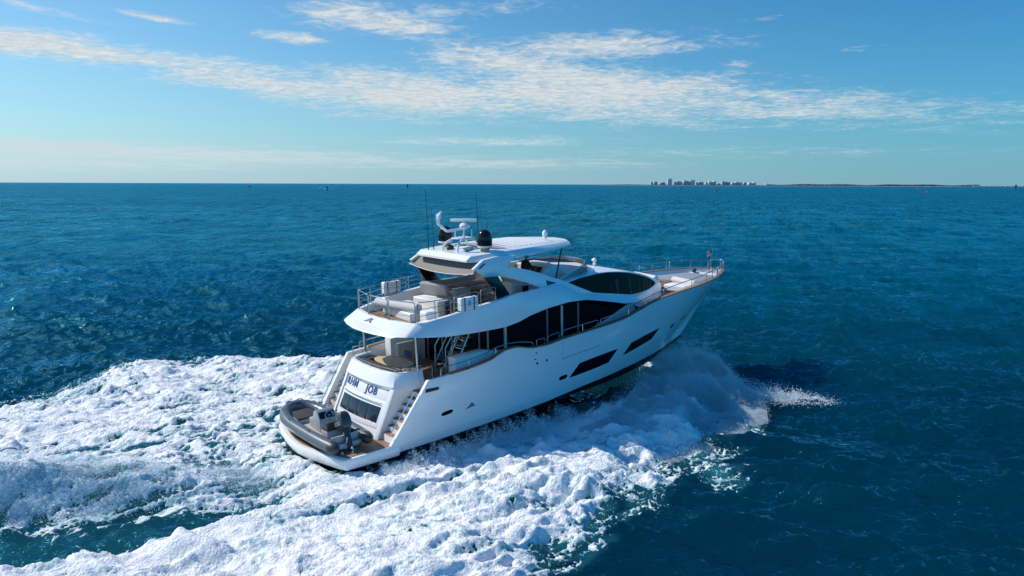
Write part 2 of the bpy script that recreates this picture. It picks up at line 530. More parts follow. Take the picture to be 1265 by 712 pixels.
def foam_material():
    m = bpy.data.materials.new('foam')
    m.use_nodes = True
    k = NT(m.node_tree)
    out = k.n('ShaderNodeOutputMaterial')
    geo = k.n('ShaderNodeNewGeometry')
    th = k.n('ShaderNodeAttribute', attribute_name='thickness').outputs['Fac']
    n1 = k.n('ShaderNodeTexNoise', inp={'Vector': geo.outputs['Position'], 'Scale': 11.0, 'Detail': 7.0, 'Roughness': 0.72}).outputs[0]
    n2 = k.n('ShaderNodeTexNoise', inp={'Vector': geo.outputs['Position'], 'Scale': 2.3, 'Detail': 5.0, 'Roughness': 0.65, 'Distortion': 0.8}).outputs[0]
    vo = k.n('ShaderNodeTexVoronoi', feature='SMOOTH_F1', inp={'Vector': geo.outputs['Position'], 'Scale': 13.0, 'Smoothness': 0.4}).outputs['Distance']
    t2 = k.math('ADD', th, k.math('ADD', k.math('MULTIPLY', k.math('SUBTRACT', n1, 0.5), 0.9), k.math('MULTIPLY', k.math('SUBTRACT', n2, 0.5), 1.5)))
    sm = k.n('ShaderNodeMapping', vector_type='TEXTURE', inp={'Vector': geo.outputs['Position'], 'Rotation': (0, 0, YAW), 'Scale': (2.6, 0.42, 1.0)}).outputs[0]
    n3 = k.n('ShaderNodeTexNoise', inp={'Vector': sm, 'Scale': 1.0, 'Detail': 5.0, 'Roughness': 0.65, 'Distortion': 0.5}).outputs[0]
    t2 = k.math('ADD', t2, k.math('MULTIPLY', k.math('SUBTRACT', n3, 0.5), 1.3))
    base = k.mix(k.ramp(t2, -0.10, 0.80), (0.24, 0.46, 0.51), (0.87, 0.875, 0.865))
    hh = k.math('ADD', n1, k.math('MULTIPLY', vo, 0.5))
    bp = k.n('ShaderNodeBump', inp={'Strength': 0.9, 'Distance': 0.07, 'Height': hh})
    p = k.n('ShaderNodeBsdfPrincipled', inp={'Base Color': base, 'Roughness': 0.55, 'IOR': 1.33, 'Normal': bp.outputs[0],
                                             'Specular IOR Level': 0.3})
    k.l(p.outputs[0], out.inputs[0])
    return m


def build_foam():
    step = 0.055
    xs = np.arange(-33, 17, step)
    ys = np.arange(14, 56, step)
    X, Y = np.meshgrid(xs, ys, indexing='ij')
    rise, foam, aer, u, v = wake(X, Y)
    cl = np.full_like(X, 0.10)
    face = wake.face
    dx, dy, dz = sea_waves(X, Y, cl)
    dz = dz + chop(X, Y, cl)
    calm = 1 - 0.35 * aer
    big, mid, sml, fin = [np.abs(np.tanh(0.8 * t(X, Y))) for t in (T_BIG, T_MID, T_SML, T_FIN)]
    d = np.clip(foam, 0, 1.3)
    strk = np.abs(np.tanh(0.8 * T_STR(u + 7.3, v)))
    along = smooth(-6.0, -2.0, v) * 0.75 + 0.25                   # the port and centre wash is drawn out along the track
    grain = 0.45 + 0.75 * smooth(-0.9, 0.9, T_BIG(X * 0.7 + 13, Y * 0.7))
    foam = np.where(face > 0.05, np.maximum(foam, 0.72 * face ** 0.5), foam)
    d = np.clip(foam, 0, 1.3)
    lump = (1 - 0.65 * face) * 0.055 * big * d + (0.044 * (1 - 0.7 * along) * mid + 0.050 * along * strk) + (0.034 * sml + 0.026 * fin) * grain
    along0 = smooth(-6.0, -2.0, v)
    lace = 0.34 * T_MID(X, Y) + 0.34 * T_SML(X, Y) + 0.26 * T_FIN(X, Y) + (0.2 + 0.35 * along0) * T_STR(u * 1.6, v * 1.6)
    cover = np.where(foam < 0.03, -0.5, foam - 0.36) - 0.60 * lace * (1.3 - 0.56 * d)
    cover = np.where(foam < 0.05, -0.5, cover)
    Z = dz * calm + rise + np.where(cover > 0, 0.012 + lump * np.clip(cover * 1.5, 0, 1) * (0.25 + 0.75 * smooth(0.35, 1.0, foam)), -0.05 + 0.3 * np.clip(cover, -0.3, 0))
    V = np.stack([X + dx * calm, Y + dy * calm, Z], -1).reshape(-1, 3)
    F = grid_faces(len(xs), len(ys))
    cover = np.where(foam < 0.05, -0.5, cover)
    keep = (cover.ravel()[F] > -0.04).any(1)
    F = F[keep]
    used = np.unique(F)
    idx = np.full(len(V), -1)
    idx[used] = np.arange(len(used))
    o = np_mesh('wake_foam', V[used], idx[F], foam_material(),
                attrs={'thickness': (np.clip(cover, 0, 1) * (1 - 0.5 * face)).ravel()[used]})
    tag(o, 'churned white wake foam spreading round and behind the yacht', None, None, 'stuff')
    return o


build_sea()
build_foam()
# ------------------------------------------------------------------ mesh builder
class MB:
    def __init__(self):
        self.bm = bmesh.new()

    def box(self, c, s, rot=None, taper=1.0):
        vs = []
        for dz in (-.5, .5):
            t = 1.0 if dz < 0 else taper
            for dx, dy in ((-.5, -.5), (.5, -.5), (.5, .5), (-.5, .5)):
                p = Vector((dx * s[0] * t, dy * s[1] * t, dz * s[2]))
                if rot is not None:
                    p = rot @ p
                vs.append(self.bm.verts.new(p + Vector(c)))
        for f in ((3, 2, 1, 0), (4, 5, 6, 7), (0, 1, 5, 4), (1, 2, 6, 5), (2, 3, 7, 6), (3, 0, 4, 7)):
            self.bm.faces.new([vs[i] for i in f])
        return self

    def sheet(self, rows, close=False, flip=False):
        """rows: list of lists of points, quads between neighbours"""
        vs = [[self.bm.verts.new(p) for p in r] for r in rows]
        n = len(vs[0])
        for a, b in zip(vs[:-1], vs[1:]):
            for i in range(n if close else n - 1):
                q = [a[i], b[i], b[(i + 1) % n], a[(i + 1) % n]]
                if flip:
                    q.reverse()
                try:
                    self.bm.faces.new(q)
                except ValueError:
                    pass
        return vs

    def loft(self, rings, cap=True):
        vs = self.sheet(rings, close=True)
        if cap:
            for r in (vs[0], vs[-1]):
                try:
                    self.bm.faces.new(r)
                except ValueError:
                    pass
        return self

    def tube(self, pts, r, seg=7, closed=False, cap=True):
        pts = [Vector(p) for p in pts]
        n = len(pts)
        rad = r if isinstance(r, (list, tuple)) else [r] * n
        rings, ref = [], None
        for i, p in enumerate(pts):
            if closed:
                t = pts[(i + 1) % n] - pts[i - 1]
            else:
                t = pts[min(i + 1, n - 1)] - pts[max(i - 1, 0)]
            if t.length < 1e-9:
                t = Vector((0, 0, 1))
            t.normalize()
            if ref is None:
                ref = Vector((0, 0, 1)) if abs(t.z) < 0.9 else Vector((1, 0, 0))
            a = (ref - t * ref.dot(t))
            if a.length < 1e-6:
                a = t.orthogonal()
            a.normalize()
            ref = a
            b = t.cross(a)
            rings.append([p + (a * math.cos(q) + b * math.sin(q)) * rad[i]
                          for q in (2 * math.pi * j / seg for j in range(seg))])
        if closed:
            rings.append(rings[0])
            self.sheet(rings, close=True)
        else:
            self.loft(rings, cap)
        return self

    def lathe(self, c, prof, seg=20, axis='z'):
        rings = []
        for r, h in prof:
            ring = []
            for j in range(seg):
                q = 2 * math.pi * j / seg
                p = (r * math.cos(q), r * math.sin(q), h)
                if axis == 'x':
                    p = (h, p[0], p[1])
                elif axis == 'y':
                    p = (p[0], h, p[1])
                ring.append(Vector(p) + Vector(c))
            rings.append(ring)
        return self.loft(rings)

    def prism(self, poly, axis, a, b):
        """polygon in the plane across the axis, between a and b"""
        def P(u, v, w):
            return {'x': (w, u, v), 'y': (u, w, v), 'z': (u, v, w)}[axis]
        return self.loft([[P(u, v, a) for u, v in poly], [P(u, v, b) for u, v in poly]])

    def ball(self, c, r, seg=14, rings=9):
        rx, ry, rz = r if isinstance(r, (tuple, list)) else (r, r, r)
        R = []
        for i in range(1, rings):
            th = math.pi * i / rings
            R.append([Vector((c[0] + rx * math.sin(th) * math.cos(2 * math.pi * j / seg),
                              c[1] + ry * math.sin(th) * math.sin(2 * math.pi * j / seg),
                              c[2] - rz * math.cos(th))) for j in range(seg)])
        return self.loft(R)

    def build(self, name, m, parent=None, angle=32, bevel=0.0, seg=2, local=False):
        bmesh.ops.remove_doubles(self.bm, verts=self.bm.verts, dist=1e-5)
        bmesh.ops.recalc_face_normals(self.bm, faces=self.bm.faces)
        if bevel:
            es = [e for e in self.bm.edges if len(e.link_faces) == 2 and e.calc_face_angle(0) > 0.5]
            if es:
                bmesh.ops.bevel(self.bm, geom=es, offset=bevel, segments=seg, profile=0.6, affect='EDGES', clamp_overlap=True)
        me = bpy.data.meshes.new(name)
        self.bm.to_mesh(me)
        self.bm.free()
        me.materials.append(m)
        me.shade_smooth()
        me.set_sharp_from_angle(angle=math.radians(angle))
        o = bpy.data.objects.new(name, me)
        COL.objects.link(o)
        if parent:
            o.parent = parent
        return o


def spl(xs, ys):
    """monotone-ish cubic through nodes"""
    xs, ys = np.array(xs, float), np.array(ys, float)
    d = np.diff(ys) / np.diff(xs)
    m = np.zeros_like(ys)
    for i in range(1, len(xs) - 1):
        if d[i - 1] * d[i] > 0:
            m[i] = 2 * d[i - 1] * d[i] / (d[i - 1] + d[i])
    m[0], m[-1] = d[0], d[-1]

    def f(x):
        x = min(max(float(x), xs[0]), xs[-1])
        i = min(int(np.searchsorted(xs, x, 'right')) - 1, len(xs) - 2)
        i = max(i, 0)
        h = xs[i + 1] - xs[i]
        t = (x - xs[i]) / h
        return float((2 * t**3 - 3 * t**2 + 1) * ys[i] + (t**3 - 2 * t**2 + t) * h * m[i]
                     + (-2 * t**3 + 3 * t**2) * ys[i + 1] + (t**3 - t**2) * h * m[i + 1])
    return f


def aboard(name, loc, label, cat, group=None, rz=0.0):
    o = empty(name, BOAT @ Matrix.Translation(loc) @ Matrix.Rotation(rz, 4, 'Z'))
    return tag(o, label, cat, group)


# ------------------------------------------------------------------ materials
WHITE = mat('gelcoat', (0.78, 0.785, 0.785), 0.13, coat=0.2, noise=0.015, nscale=0.8)
SATIN = mat('satin_white', (0.74, 0.745, 0.74), 0.45, noise=0.03, nscale=3)
IVORY = mat('ivory_liner', (0.62, 0.60, 0.56), 0.5, noise=0.03)
GLASS = mat('dark_glass', (0.004, 0.006, 0.010), 0.04, spec=0.05)
CABIN = mat('cabin_glass', (0.006, 0.008, 0.011), 0.05, spec=0.06)
BLACK = mat('black_gloss', (0.008, 0.008, 0.009), 0.16, spec=0.4)
RUBBER = mat('black_rubber', (0.018, 0.018, 0.02), 0.6)
STEEL = mat('polished_steel', (0.52, 0.53, 0.54), 0.24, metal=1.0)
ALLOY = mat('painted_alloy', (0.25, 0.26, 0.28), 0.35)
ANTI = mat('antifouling', (0.010, 0.011, 0.014), 0.5, noise=0.2)
CUSH = mat('pale_cushion', (0.56, 0.54, 0.50), 0.85, noise=0.05, nscale=9, bump=0.25, bscale=120)
GREY_COVER = mat('grey_cover', (0.30, 0.295, 0.29), 0.8, noise=0.05, nscale=5, bump=0.2, bscale=60)
TAUPE = mat('taupe_liner', (0.165, 0.15, 0.135), 0.7, noise=0.04)
NAVY = mat('navy_sling', (0.018, 0.05, 0.11), 0.75, noise=0.08)
DARKCUSH = mat('dark_cushion', (0.03, 0.03, 0.033), 0.8, noise=0.1)
BLUE = mat('blue_lettering', (0.02, 0.075, 0.22), 0.25)
TUBE = mat('grey_hypalon', (0.088, 0.110, 0.132), 0.34, noise=0.06, nscale=4)
TUBE_D = mat('dark_hypalon', (0.03, 0.034, 0.04), 0.45, noise=0.06, nscale=4)
GREYP = mat('grey_moulding', (0.38, 0.40, 0.42), 0.4, noise=0.04)
MOTOR = mat('motor_grey', (0.035, 0.042, 0.052), 0.3, coat=0.3)
SKIN = mat('skin', (0.42, 0.24, 0.17), 0.55)
CLOTH_K = mat('black_cloth', (0.010, 0.010, 0.012), 0.85, bump=0.3, bscale=25)
TAN = mat('tan_fabric', (0.45, 0.33, 0.22), 0.8)
LETTER = BLUE


def teak_material():
    m = bpy.data.materials.new('teak')
    m.use_nodes = True
    k = NT(m.node_tree)
    out = k.n('ShaderNodeOutputMaterial')
    tc = k.n('ShaderNodeTexCoord').outputs['Object']
    sep = k.n('ShaderNodeSeparateXYZ', inp={0: tc})
    y = k.math('MULTIPLY', sep.outputs[1], 1 / 0.062)
    fr = k.math('FRACT', y)
    seam = k.math('LESS_THAN', k.math('ABSOLUTE', k.math('SUBTRACT', fr, 0.5)), 0.44)
    pl = k.n('ShaderNodeTexWhiteNoise', noise_dimensions='1D', inp={'W': k.math('FLOOR', y)}).outputs[0]
    mp = k.n('ShaderNodeMapping', inp={'Vector': tc, 'Scale': (2.0, 22.0, 2.0)}).outputs[0]
    gr = k.n('ShaderNodeTexNoise', inp={'Vector': mp, 'Scale': 1.5, 'Detail': 5.0}).outputs[0]
    st = k.n('ShaderNodeTexNoise', inp={'Vector': tc, 'Scale': 1.1, 'Detail': 4.0}).outputs[0]
    v = k.math('ADD', k.math('MULTIPLY', pl, 0.5), k.math('MULTIPLY', gr, 0.5))
    c = k.mix(v, (0.19, 0.095, 0.048), (0.34, 0.20, 0.11))
    c = k.mix(k.math('MULTIPLY', st, 0.5), c, (0.30, 0.21, 0.14))
    c = k.mix(seam, (0.03, 0.025, 0.02), c)
    p = k.n('ShaderNodeBsdfPrincipled', inp={'Base Color': c, 'Roughness': 0.6})
    k.l(p.outputs[0], out.inputs[0])
    return m


TEAK = teak_material()


def curtain_glass():
    """side window of the wheelhouse: dark glass with folded curtains hanging behind it"""
    m = bpy.data.materials.new('curtained_glass')
    m.use_nodes = True
    k = NT(m.node_tree)
    out = k.n('ShaderNodeOutputMaterial')
    tc = k.n('ShaderNodeTexCoord').outputs['Object']
    mp = k.n('ShaderNodeMapping', inp={'Vector': tc, 'Scale': (4.2, 0.3, 0.22)}).outputs[0]
    n = k.n('ShaderNodeTexNoise', inp={'Vector': mp, 'Scale': 1.2, 'Detail': 4.0, 'Roughness': 0.7}).outputs[0]
    c = k.mix(k.ramp(n, 0.50, 0.70), (0.004, 0.006, 0.009), (0.12, 0.105, 0.085))
    p = k.n('ShaderNodeBsdfPrincipled', inp={'Base Color': c, 'Roughness': 0.06, 'Specular IOR Level': 0.05})
    k.l(p.outputs[0], out.inputs[0])
    return m


CURTAIN = curtain_glass()
# ------------------------------------------------------------------ the yacht: hull
YB = empty('motor_yacht', BOAT)
tag(YB, 'large white flybridge motor yacht running fast across the sea, bow to the right', 'yacht')

f_sheer = spl([3.86, 5.4, 6.9, 7.6, 8.2, 9.2, 10, 10.85, 12.2, 13.8, 15.2, 16.3, 17.2, 18.3, 20.1, 22, 24, 26, 28.05],
              [2.92, 3.0, 3.17, 3.42, 3.45, 3.25, 3.22, 3.30, 3.38, 3.46, 3.58, 3.80, 3.99, 4.12, 4.20, 4.25, 4.28, 4.31, 4.22])
f_beam = spl([2.2, 3.86, 8, 14, 16.5, 19, 21.5, 24, 26, 27.3, 27.8, 28.05],
             [2.90, 3.11, 3.25, 3.25, 3.20, 3.02, 2.75, 2.18, 1.40, 0.68, 0.33, 0.02])
f_chb = spl([0.3, 4, 8, 10, 13.7, 16.8, 19.5, 21.5, 23, 24.0], [2.62, 2.78, 2.86, 2.84, 2.70, 2.30, 1.72, 0.98, 0.40, 0.01])
f_chz = spl([0.3, 4, 8, 10, 13.7, 16.8, 19.5, 21.5, 24.0], [0.22, 0.30, 0.42, 0.50, 0.72, 0.80, 0.85, 0.82, 0.76])
f_keel = spl([0.3, 16, 20, 22.5, 24.0], [-0.75, -0.80, -0.50, 0.10, 0.74])
NS, NTT = 90, 12


def ease(i, n):
    t = i / n
    return 0.5 * t + 0.5 * (1 - (1 - t) ** 1.6)


def hull_rows(sg):
    """topside grid, station by station, chine knuckle (t=0) to sheer (t=1)"""
    rows = []
    for i in range(NS + 1):
        s = ease(i, NS)
        x0, x1 = 2.24 + (24.45 - 2.24) * s, 3.86 + (28.05 - 3.86) * s
        z0 = f_chz(x0) + 0.38 if x0 < 24 else 1.13
        y0 = (f_chb(min(x0, 24)) + 0.13) * (1 if x0 < 22 else max(0.0, (24.45 - x0) / 2.45)) if s < 1 else 0.0
        y1, z1 = (f_beam(x1) if s < 1 else 0.0), f_sheer(x1)
        bow = smooth(0.5, 0.97, s)
        row = []
        for j in range(NTT + 1):
            t = j / NTT
            g = (1 - (1 - t) ** 1.7) * (1 - bow) + (0.72 * t + 0.28 * t ** 2.2) * bow
            row.append(Vector((x0 + (x1 - x0) * t, sg * (y0 + (y1 - y0) * g), z0 + (z1 - z0) * t)))
        rows.append(row)
    return rows


HR = hull_rows(-1)
_HX = np.array([[p.x for p in r] for r in HR])
_HY = np.array([[p.y for p in r] for r in HR])
_HZ = np.array([[p.z for p in r] for r in HR])


def hull_y(x, z):
    zz = np.array([np.interp(x, _HX[:, j], _HZ[:, j]) for j in range(NTT + 1)])
    yy = np.array([np.interp(x, _HX[:, j], _HY[:, j]) for j in range(NTT + 1)])
    return float(np.interp(z, zz, yy))


def build_hull():
    b = MB()
    for sg in (-1, 1):
        rows = hull_rows(sg)
        rings = []
        for r in rows:
            inner = [Vector((p.x, sg * max(abs(p.y) - 0.15, 0.0), p.z)) for p in r[::-1]]
            rings.append(list(r) + inner)
        b.loft(rings)
        # band between chine and knuckle, running aft to the platform
        low = []
        for i in range(61):
            s = ease(i, 60)
            xa, xb = 0.3 + (24.0 - 0.3) * s, 0.3 + (24.45 - 0.3) * s
            za, zb = f_chz(xa), (f_chz(xb) + 0.38 if xb < 24 else 1.13)
            ya = f_chb(xa) if s < 1 else 0
            yb = (f_chb(min(xb, 24)) + 0.13) * (1 if xb < 22 else max(0, (24.45 - xb) / 2.45))
            low.append([Vector((xa, sg * ya, za)), Vector(((xa + xb) / 2, sg * (ya * .45 + yb * .55), (za + zb) / 2)), Vector((xb, sg * yb, zb))])
        b.sheet(low)
    hull = b.build('hull', WHITE, YB, angle=40)
    b = MB()
    for sg in (-1, 1):
        rows = []
        for i in range(61):
            s = ease(i, 60)
            x = 0.3 + 23.7 * s
            c, zc, zk = f_chb(x), f_chz(x), f_keel(x)
            rows.append([Vector((x, sg * c, zc)), Vector((x, sg * (c - 0.10), zc - 0.13)), Vector((x, sg * c * 0.5, (zc + zk) / 2 - 0.12)), Vector((x, 0, zk))])
        b.sheet(rows)
    b.build('bottom', ANTI, YB, angle=40)
    # teak capping along the bulwarks
    b = MB()
    for sg in (-1, 1):
        rings = []
        for i in range(3, NS + 1):
            p = hull_rows(sg)[i][-1] if False else None
            s = ease(i, NS)
            x = 3.86 + (28.05 - 3.86) * s
            y, z = f_beam(x), f_sheer(x)
            yo, yi = y + 0.025, max(y - 0.19, 0.0)
            rings.append([(x, sg * yo, z - 0.002), (x, sg * yo, z + 0.045), (x, sg * yi, z + 0.045), (x, sg * yi, z - 0.002)])
        b.loft(rings)
    b.build('capping_rail', TEAK, hull, angle=30)
    return hull


HULL = build_hull()


def hull_patch(name, m, corners, parent, nu=18, nv=6, bulge=0.0, off=0.006, sg=-1):
    """a panel let into the topside: corners (x,z) bottom-aft, top-aft, top-fwd, bottom-fwd"""
    (ax, az), (bx, bz), (cx, cz), (dx, dz) = corners
    rows = []
    for i in range(nu + 1):
        u = i / nu
        r = []
        for j in range(nv + 1):
            v = j / nv
            x = (ax + (dx - ax) * u) * (1 - v) + (bx + (cx - bx) * u) * v
            z = (az + (dz - az) * u) * (1 - v) + (bz + (cz - bz) * u) * v + bulge * 4 * u * (1 - u) * (2 * v - 1)
            r.append(Vector((x, sg * (abs(hull_y(x, z)) + off), z)))
        rows.append(r)
    b = MB()
    b.sheet(rows)
    back = [[p + Vector((0, -sg * 0.05, 0)) for p in r] for r in rows]
    for line in (0, -1):
        b.sheet([rows[line], back[line]])
        b.sheet([[r[line] for r in rows], [r[line] for r in back]])
    return b.build(name, m, parent, angle=40)


def hull_pill(name, m, cx, cz, w, h, slope, parent, off=0.008, sg=-1, exp=3.0):
    b = MB()
    rings = []
    for k, (q, o) in enumerate(((1.0, -0.05), (1.0, off), (0.6, off), (0.05, off))):
        ring = []
        for j in range(24):
            a = 2 * math.pi * j / 24
            ca, sa = math.cos(a), math.sin(a)
            rr = (abs(ca) ** exp + abs(sa) ** exp) ** (-1 / exp)
            x = cx + w / 2 * rr * ca * q
            z = cz + h / 2 * rr * sa * q + slope * (x - cx)
            ring.append(Vector((x, sg * (abs(hull_y(x, z)) + o), z)))
        rings.append(ring)
    b.loft(rings)
    return b.build(name, m, parent, angle=40)


for sg in (-1, 1):
    w1 = hull_patch('hull_window', GLASS, [(11.62, 1.38), (12.20, 1.97), (14.96, 2.12), (14.42, 1.52)], HULL, bulge=0.02, sg=sg)
    w2 = hull_patch('hull_window', GLASS, [(15.57, 1.63), (16.07, 2.19), (18.66, 2.46), (18.13, 1.94)], HULL, bulge=0.02, sg=sg)
    hull_pill('porthole', GLASS, 11.2, 1.50, 0.52, 0.20, 0.05, HULL, sg=sg)
    hull_pill('porthole', GLASS, 20.35, 2.22, 0.42, 0.19, 0.22, HULL, sg=sg)
    hull_pill('porthole', GLASS, 21.85, 2.36, 0.42, 0.20, 0.22, HULL, sg=sg)
    hull_pill('porthole', GLASS, 23.6, 2.42, 0.36, 0.22, 0.2, HULL, sg=sg)
    hull_pill('porthole', GLASS, 4.75, 1.42, 0.55, 0.17, 0.09, HULL, sg=sg)
    hull_patch('exhaust_vent', STEEL, [(5.65, 1.33), (5.95, 1.58), (5.98, 1.57), (6.16, 1.40)], HULL, nu=6, nv=3, sg=sg)
    hull_patch('mooring_slot', RUBBER, [(3.72, 2.47), (3.74, 2.62), (4.34, 2.60), (4.34, 2.48)], HULL, nu=8, nv=3, off=0.01, sg=sg)
    hull_patch('door_seam', RUBBER, [(11.02, 2.405), (11.02, 2.425), (13.46, 2.585), (13.46, 2.565)], HULL, nu=10, nv=1, off=0.004, sg=sg)
    hull_patch('door_seam', GREYP, [(11.02, 2.43), (11.02, 3.26), (11.032, 3.26), (11.032, 2.43)], HULL, nu=1, nv=8, off=0.004, sg=sg)
    for (x, z) in ((9.42, 3.0), (9.36, 2.72), (9.48, 2.52), (10.05, 2.55)):
        hull_pill('hull_fitting', RUBBER, x, z, 0.11, 0.06 if z > 2.6 else 0.12, 0, HULL, sg=sg, exp=2.0)

# ---- swim platform
PLAT = [(2.6, -2.88), (2.24, -2.87), (0.36, -2.78), (0.22, -2.45), (0.10, -1.9), (-0.05, -1.25), (-0.16, -0.6), (-0.20, 0.0)]
PLAT = PLAT + [(x, -y) for x, y in PLAT[-2::-1]]
b = MB()
cxp = 1.3


def shrink(poly, d):
    return [(x + (d if x < 1.0 else 0), y - math.copysign(d if abs(y) > 2 else d * abs(y) / 2, y) if y else 0) for x, y in poly]


b.loft([[(x, y, z) for x, y in shrink(PLAT, d)] for z, d in ((0.10, 0.22), (0.20, 0.05), (0.30, 0.0), (0.54, 0.0), (0.60, 0.04))])
plat = b.build('swim_platform', WHITE, YB, angle=50)
b = MB()
b.prism(shrink(PLAT, 0.17), 'z', 0.596, 0.614)
b.build('teak_deck', TEAK, plat)
for y in (-2.2, 2.2):
    b = MB()
    b.lathe((0.55, y, 0.61), [(0.02, 0), (0.10, 0.0), (0.10, 0.02), (0.04, 0.03), (0.04, 0.09), (0.06, 0.1), (0.0, 0.11)], 12)
    b.build('deck_cleat', STEEL, plat)

# ---- transom block with garage door, name and stairs either side
b = MB()


def tx(z, y):                       # aft face of the lower transom
    return 2.41 + (z - 0.86) * 0.475 + 0.045 * (y * y - 1.7 ** 2)


rings = []
for y in np.linspace(-1.86, 1.86, 17):
    rings.append([(tx(z, y), y, z) for z in (0.58, 0.86, 1.3, 1.77, 2.2, 2.52)] + [(4.35, y, 2.52), (4.35, y, 0.58)])
b.loft(rings)
TR = b.build('transom', WHITE, YB, angle=35)


def transom_panel(name, m, z0, z1, y0, y1, off, parent, th=0.04, n=14, curve=0.0):
    b = MB()
    rings = []
    for y in np.linspace(y0, y1, n):
        c = curve * (y * y)
        rings.append([(tx(z0 + c, y) - off, y, z0 + c), (tx(z1 + c, y) - off, y, z1 + c), (tx(z1 + c, y) + th, y, z1 + c), (tx(z0 + c, y) + th, y, z0 + c)])
    b.loft(rings)
    return b.build(name, m, parent, angle=30, bevel=0.008)


gd = transom_panel('garage_door', WHITE, 0.98, 1.92, -1.62, 1.62, 0.03, TR)
for i in range(4):
    y0 = -1.44 + i * 0.72
    transom_panel('glass_pane', mat('transom_glass', (0.010, 0.022, 0.038), 0.08, spec=0.5), 1.16, 1.72, y0 + 0.004, y0 + 0.716, 0.045, gd, n=6)
for sg in (-1, 1):
    b = MB()
    rr = []
    for z in (0.62, 0.9, 1.4, 1.9, 2.45):
        y0, y1 = sg * (1.60 + 0.05), sg * 1.86
        rr.append([(tx(z, y0) - 0.09, y0, z), (tx(z, y1) - 0.07, y1, z), (tx(z, y1) + 0.05, y1, z), (tx(z, y0) + 0.05, y0, z)])
    b.loft(rr)
    b.build('transom_pillar', WHITE, TR, bevel=0.015)
b = MB()
pts = [(tx(1.86 + 0.0, y) - 0.10, y, 1.86) for y in np.linspace(-1.35, 1.35, 13)]
b.tube([(pts[0][0] + 0.07, pts[0][1], 1.86)] + pts + [(pts[-1][0] + 0.07, pts[-1][1], 1.86)], 0.017)
b.build('grab_rail', STEEL, TR)
transom_panel('name_board', SATIN, 1.98, 2.50, -1.58, 1.58, 0.012, TR)


def lettering(word, y_left):
    cu = bpy.data.curves.new('boat_name', 'FONT')
    cu.body = word
    cu.size, cu.extrude, cu.offset = 0.47, 0.014, 0.004
    cu.space_character = 1.18
    cu.align_x = 'LEFT'
    tmp = bpy.data.objects.new('boat_name', cu)
    COL.objects.link(tmp)
    dg = bpy.context.evaluated_depsgraph_get()
    me = bpy.data.meshes.new_from_object(tmp.evaluated_get(dg))
    bpy.data.objects.remove(tmp)
    me.materials.clear()
    me.materials.append(LETTER)
    # text x -> starboard (seen from astern, left is port)
    for v in me.vertices:
        y = y_left - v.co.x * 0.90
        z = 2.08 + v.co.y * 0.82
        v.co = Vector((tx(z, y) - 0.026 - v.co.z, y, z))
    o = bpy.data.objects.new('name_lettering', me)
    COL.objects.link(o)
    o.parent = TR
    return o


lettering('RHM', 1.52)
lettering('JOB', -0.12)

# cockpit coaming: the rounded white forehead above the name
b = MB()
half = [(4.35, 2.02, 3.06), (3.95, 2.0, 3.06), (3.55, 1.90, 3.05), (3.30, 1.70, 3.03), (3.20, 1.3, 3.02), (3.13, 0.7, 3.01), (3.10, 0.0, 3.01)]
path = half + [(x, -y, z) for x, y, z in half[-2::-1]]
rings = []
for i, (x, y, z) in enumerate(path):
    p0, p1 = Vector(path[max(i - 1, 0)]), Vector(path[min(i + 1, len(path) - 1)])
    t = (p1 - p0).normalized()
    n = Vector((t.y, -t.x, 0)).normalized()
    if n.x > 0.2 or (abs(n.x) <= 0.2 and n.y * y < 0):
        n = -n
    low = 2.52 if abs(y) < 1.8 else 2.35
    o = Vector((x, y, 0))
    rings.append([tuple(o + n * (0.24 if abs(y) < 1.8 else 0.05)) [:2] + (low,), tuple(o + n * 0.20)[:2] + (low + 0.05,), tuple(o + n * 0.02)[:2] + (z - 0.05,), tuple(o - n * 0.03)[:2] + (z,),
                  tuple(o - n * 0.16)[:2] + (z,), tuple(o - n * 0.20)[:2] + (z - 0.03,), tuple(o - n * 0.20)[:2] + (2.05,), tuple(o + n * 0.0)[:2] + (2.05,)])
b.loft(rings)
b.build('cockpit_coaming', WHITE, YB, angle=30)
b = MB()
rail = [(x + 0.10 * (1 if abs(y) < 1.5 else 0.4), y * 0.96, z + 0.13) for x, y, z in path]
b.tube(rail, 0.018)
for i in (1, 3, 5, 6, 7, 9, 11):
    b.tube([(rail[i][0], rail[i][1], rail[i][2] - 0.14), rail[i]], 0.014)
b.build('coaming_rail', STEEL, YB)

# stairs from the platform to the cockpit
for sg in (-1, 1):
    b = MB()
    pr = [(2.45, 0.58)]
    for i in range(7):
        x, z = 2.50 + 0.225 * i, 0.86 + 0.235 * i
        pr += [(x, z), (x + 0.225, z)]
    pr += [(4.4, pr[-1][1]), (4.4, 0.58)]
    b.prism(pr, 'y', sg * 1.87, sg * 2.86)
    st = b.build('boarding_stairs', WHITE, YB)
    for i in range(7):
        x, z = 2.50 + 0.225 * i, 0.86 + 0.235 * i
        b = MB()
        b.box((x + 0.12, sg * 2.365, z + 0.014), (0.225, 0.90, 0.028))
        b.build('stair_tread', TEAK, st)
        b = MB()
        b.lathe((x + 0.14, sg * 2.852, z + 0.17), [(0.0, 0.0), (0.03, 0.0), (0.03, 0.012 * 1), (0.0, 0.012)], 10, 'y')
        b.build('step_light', RUBBER, st)
    b = MB()
    b.tube([(2.30, sg * 2.72, 0.98), (2.34, sg * 2.74, 1.12), (3.35, sg * 2.90, 2.52), (3.44, sg * 2.92, 2.55)], 0.02)
    b.build('stair_handrail', STEEL, YB)

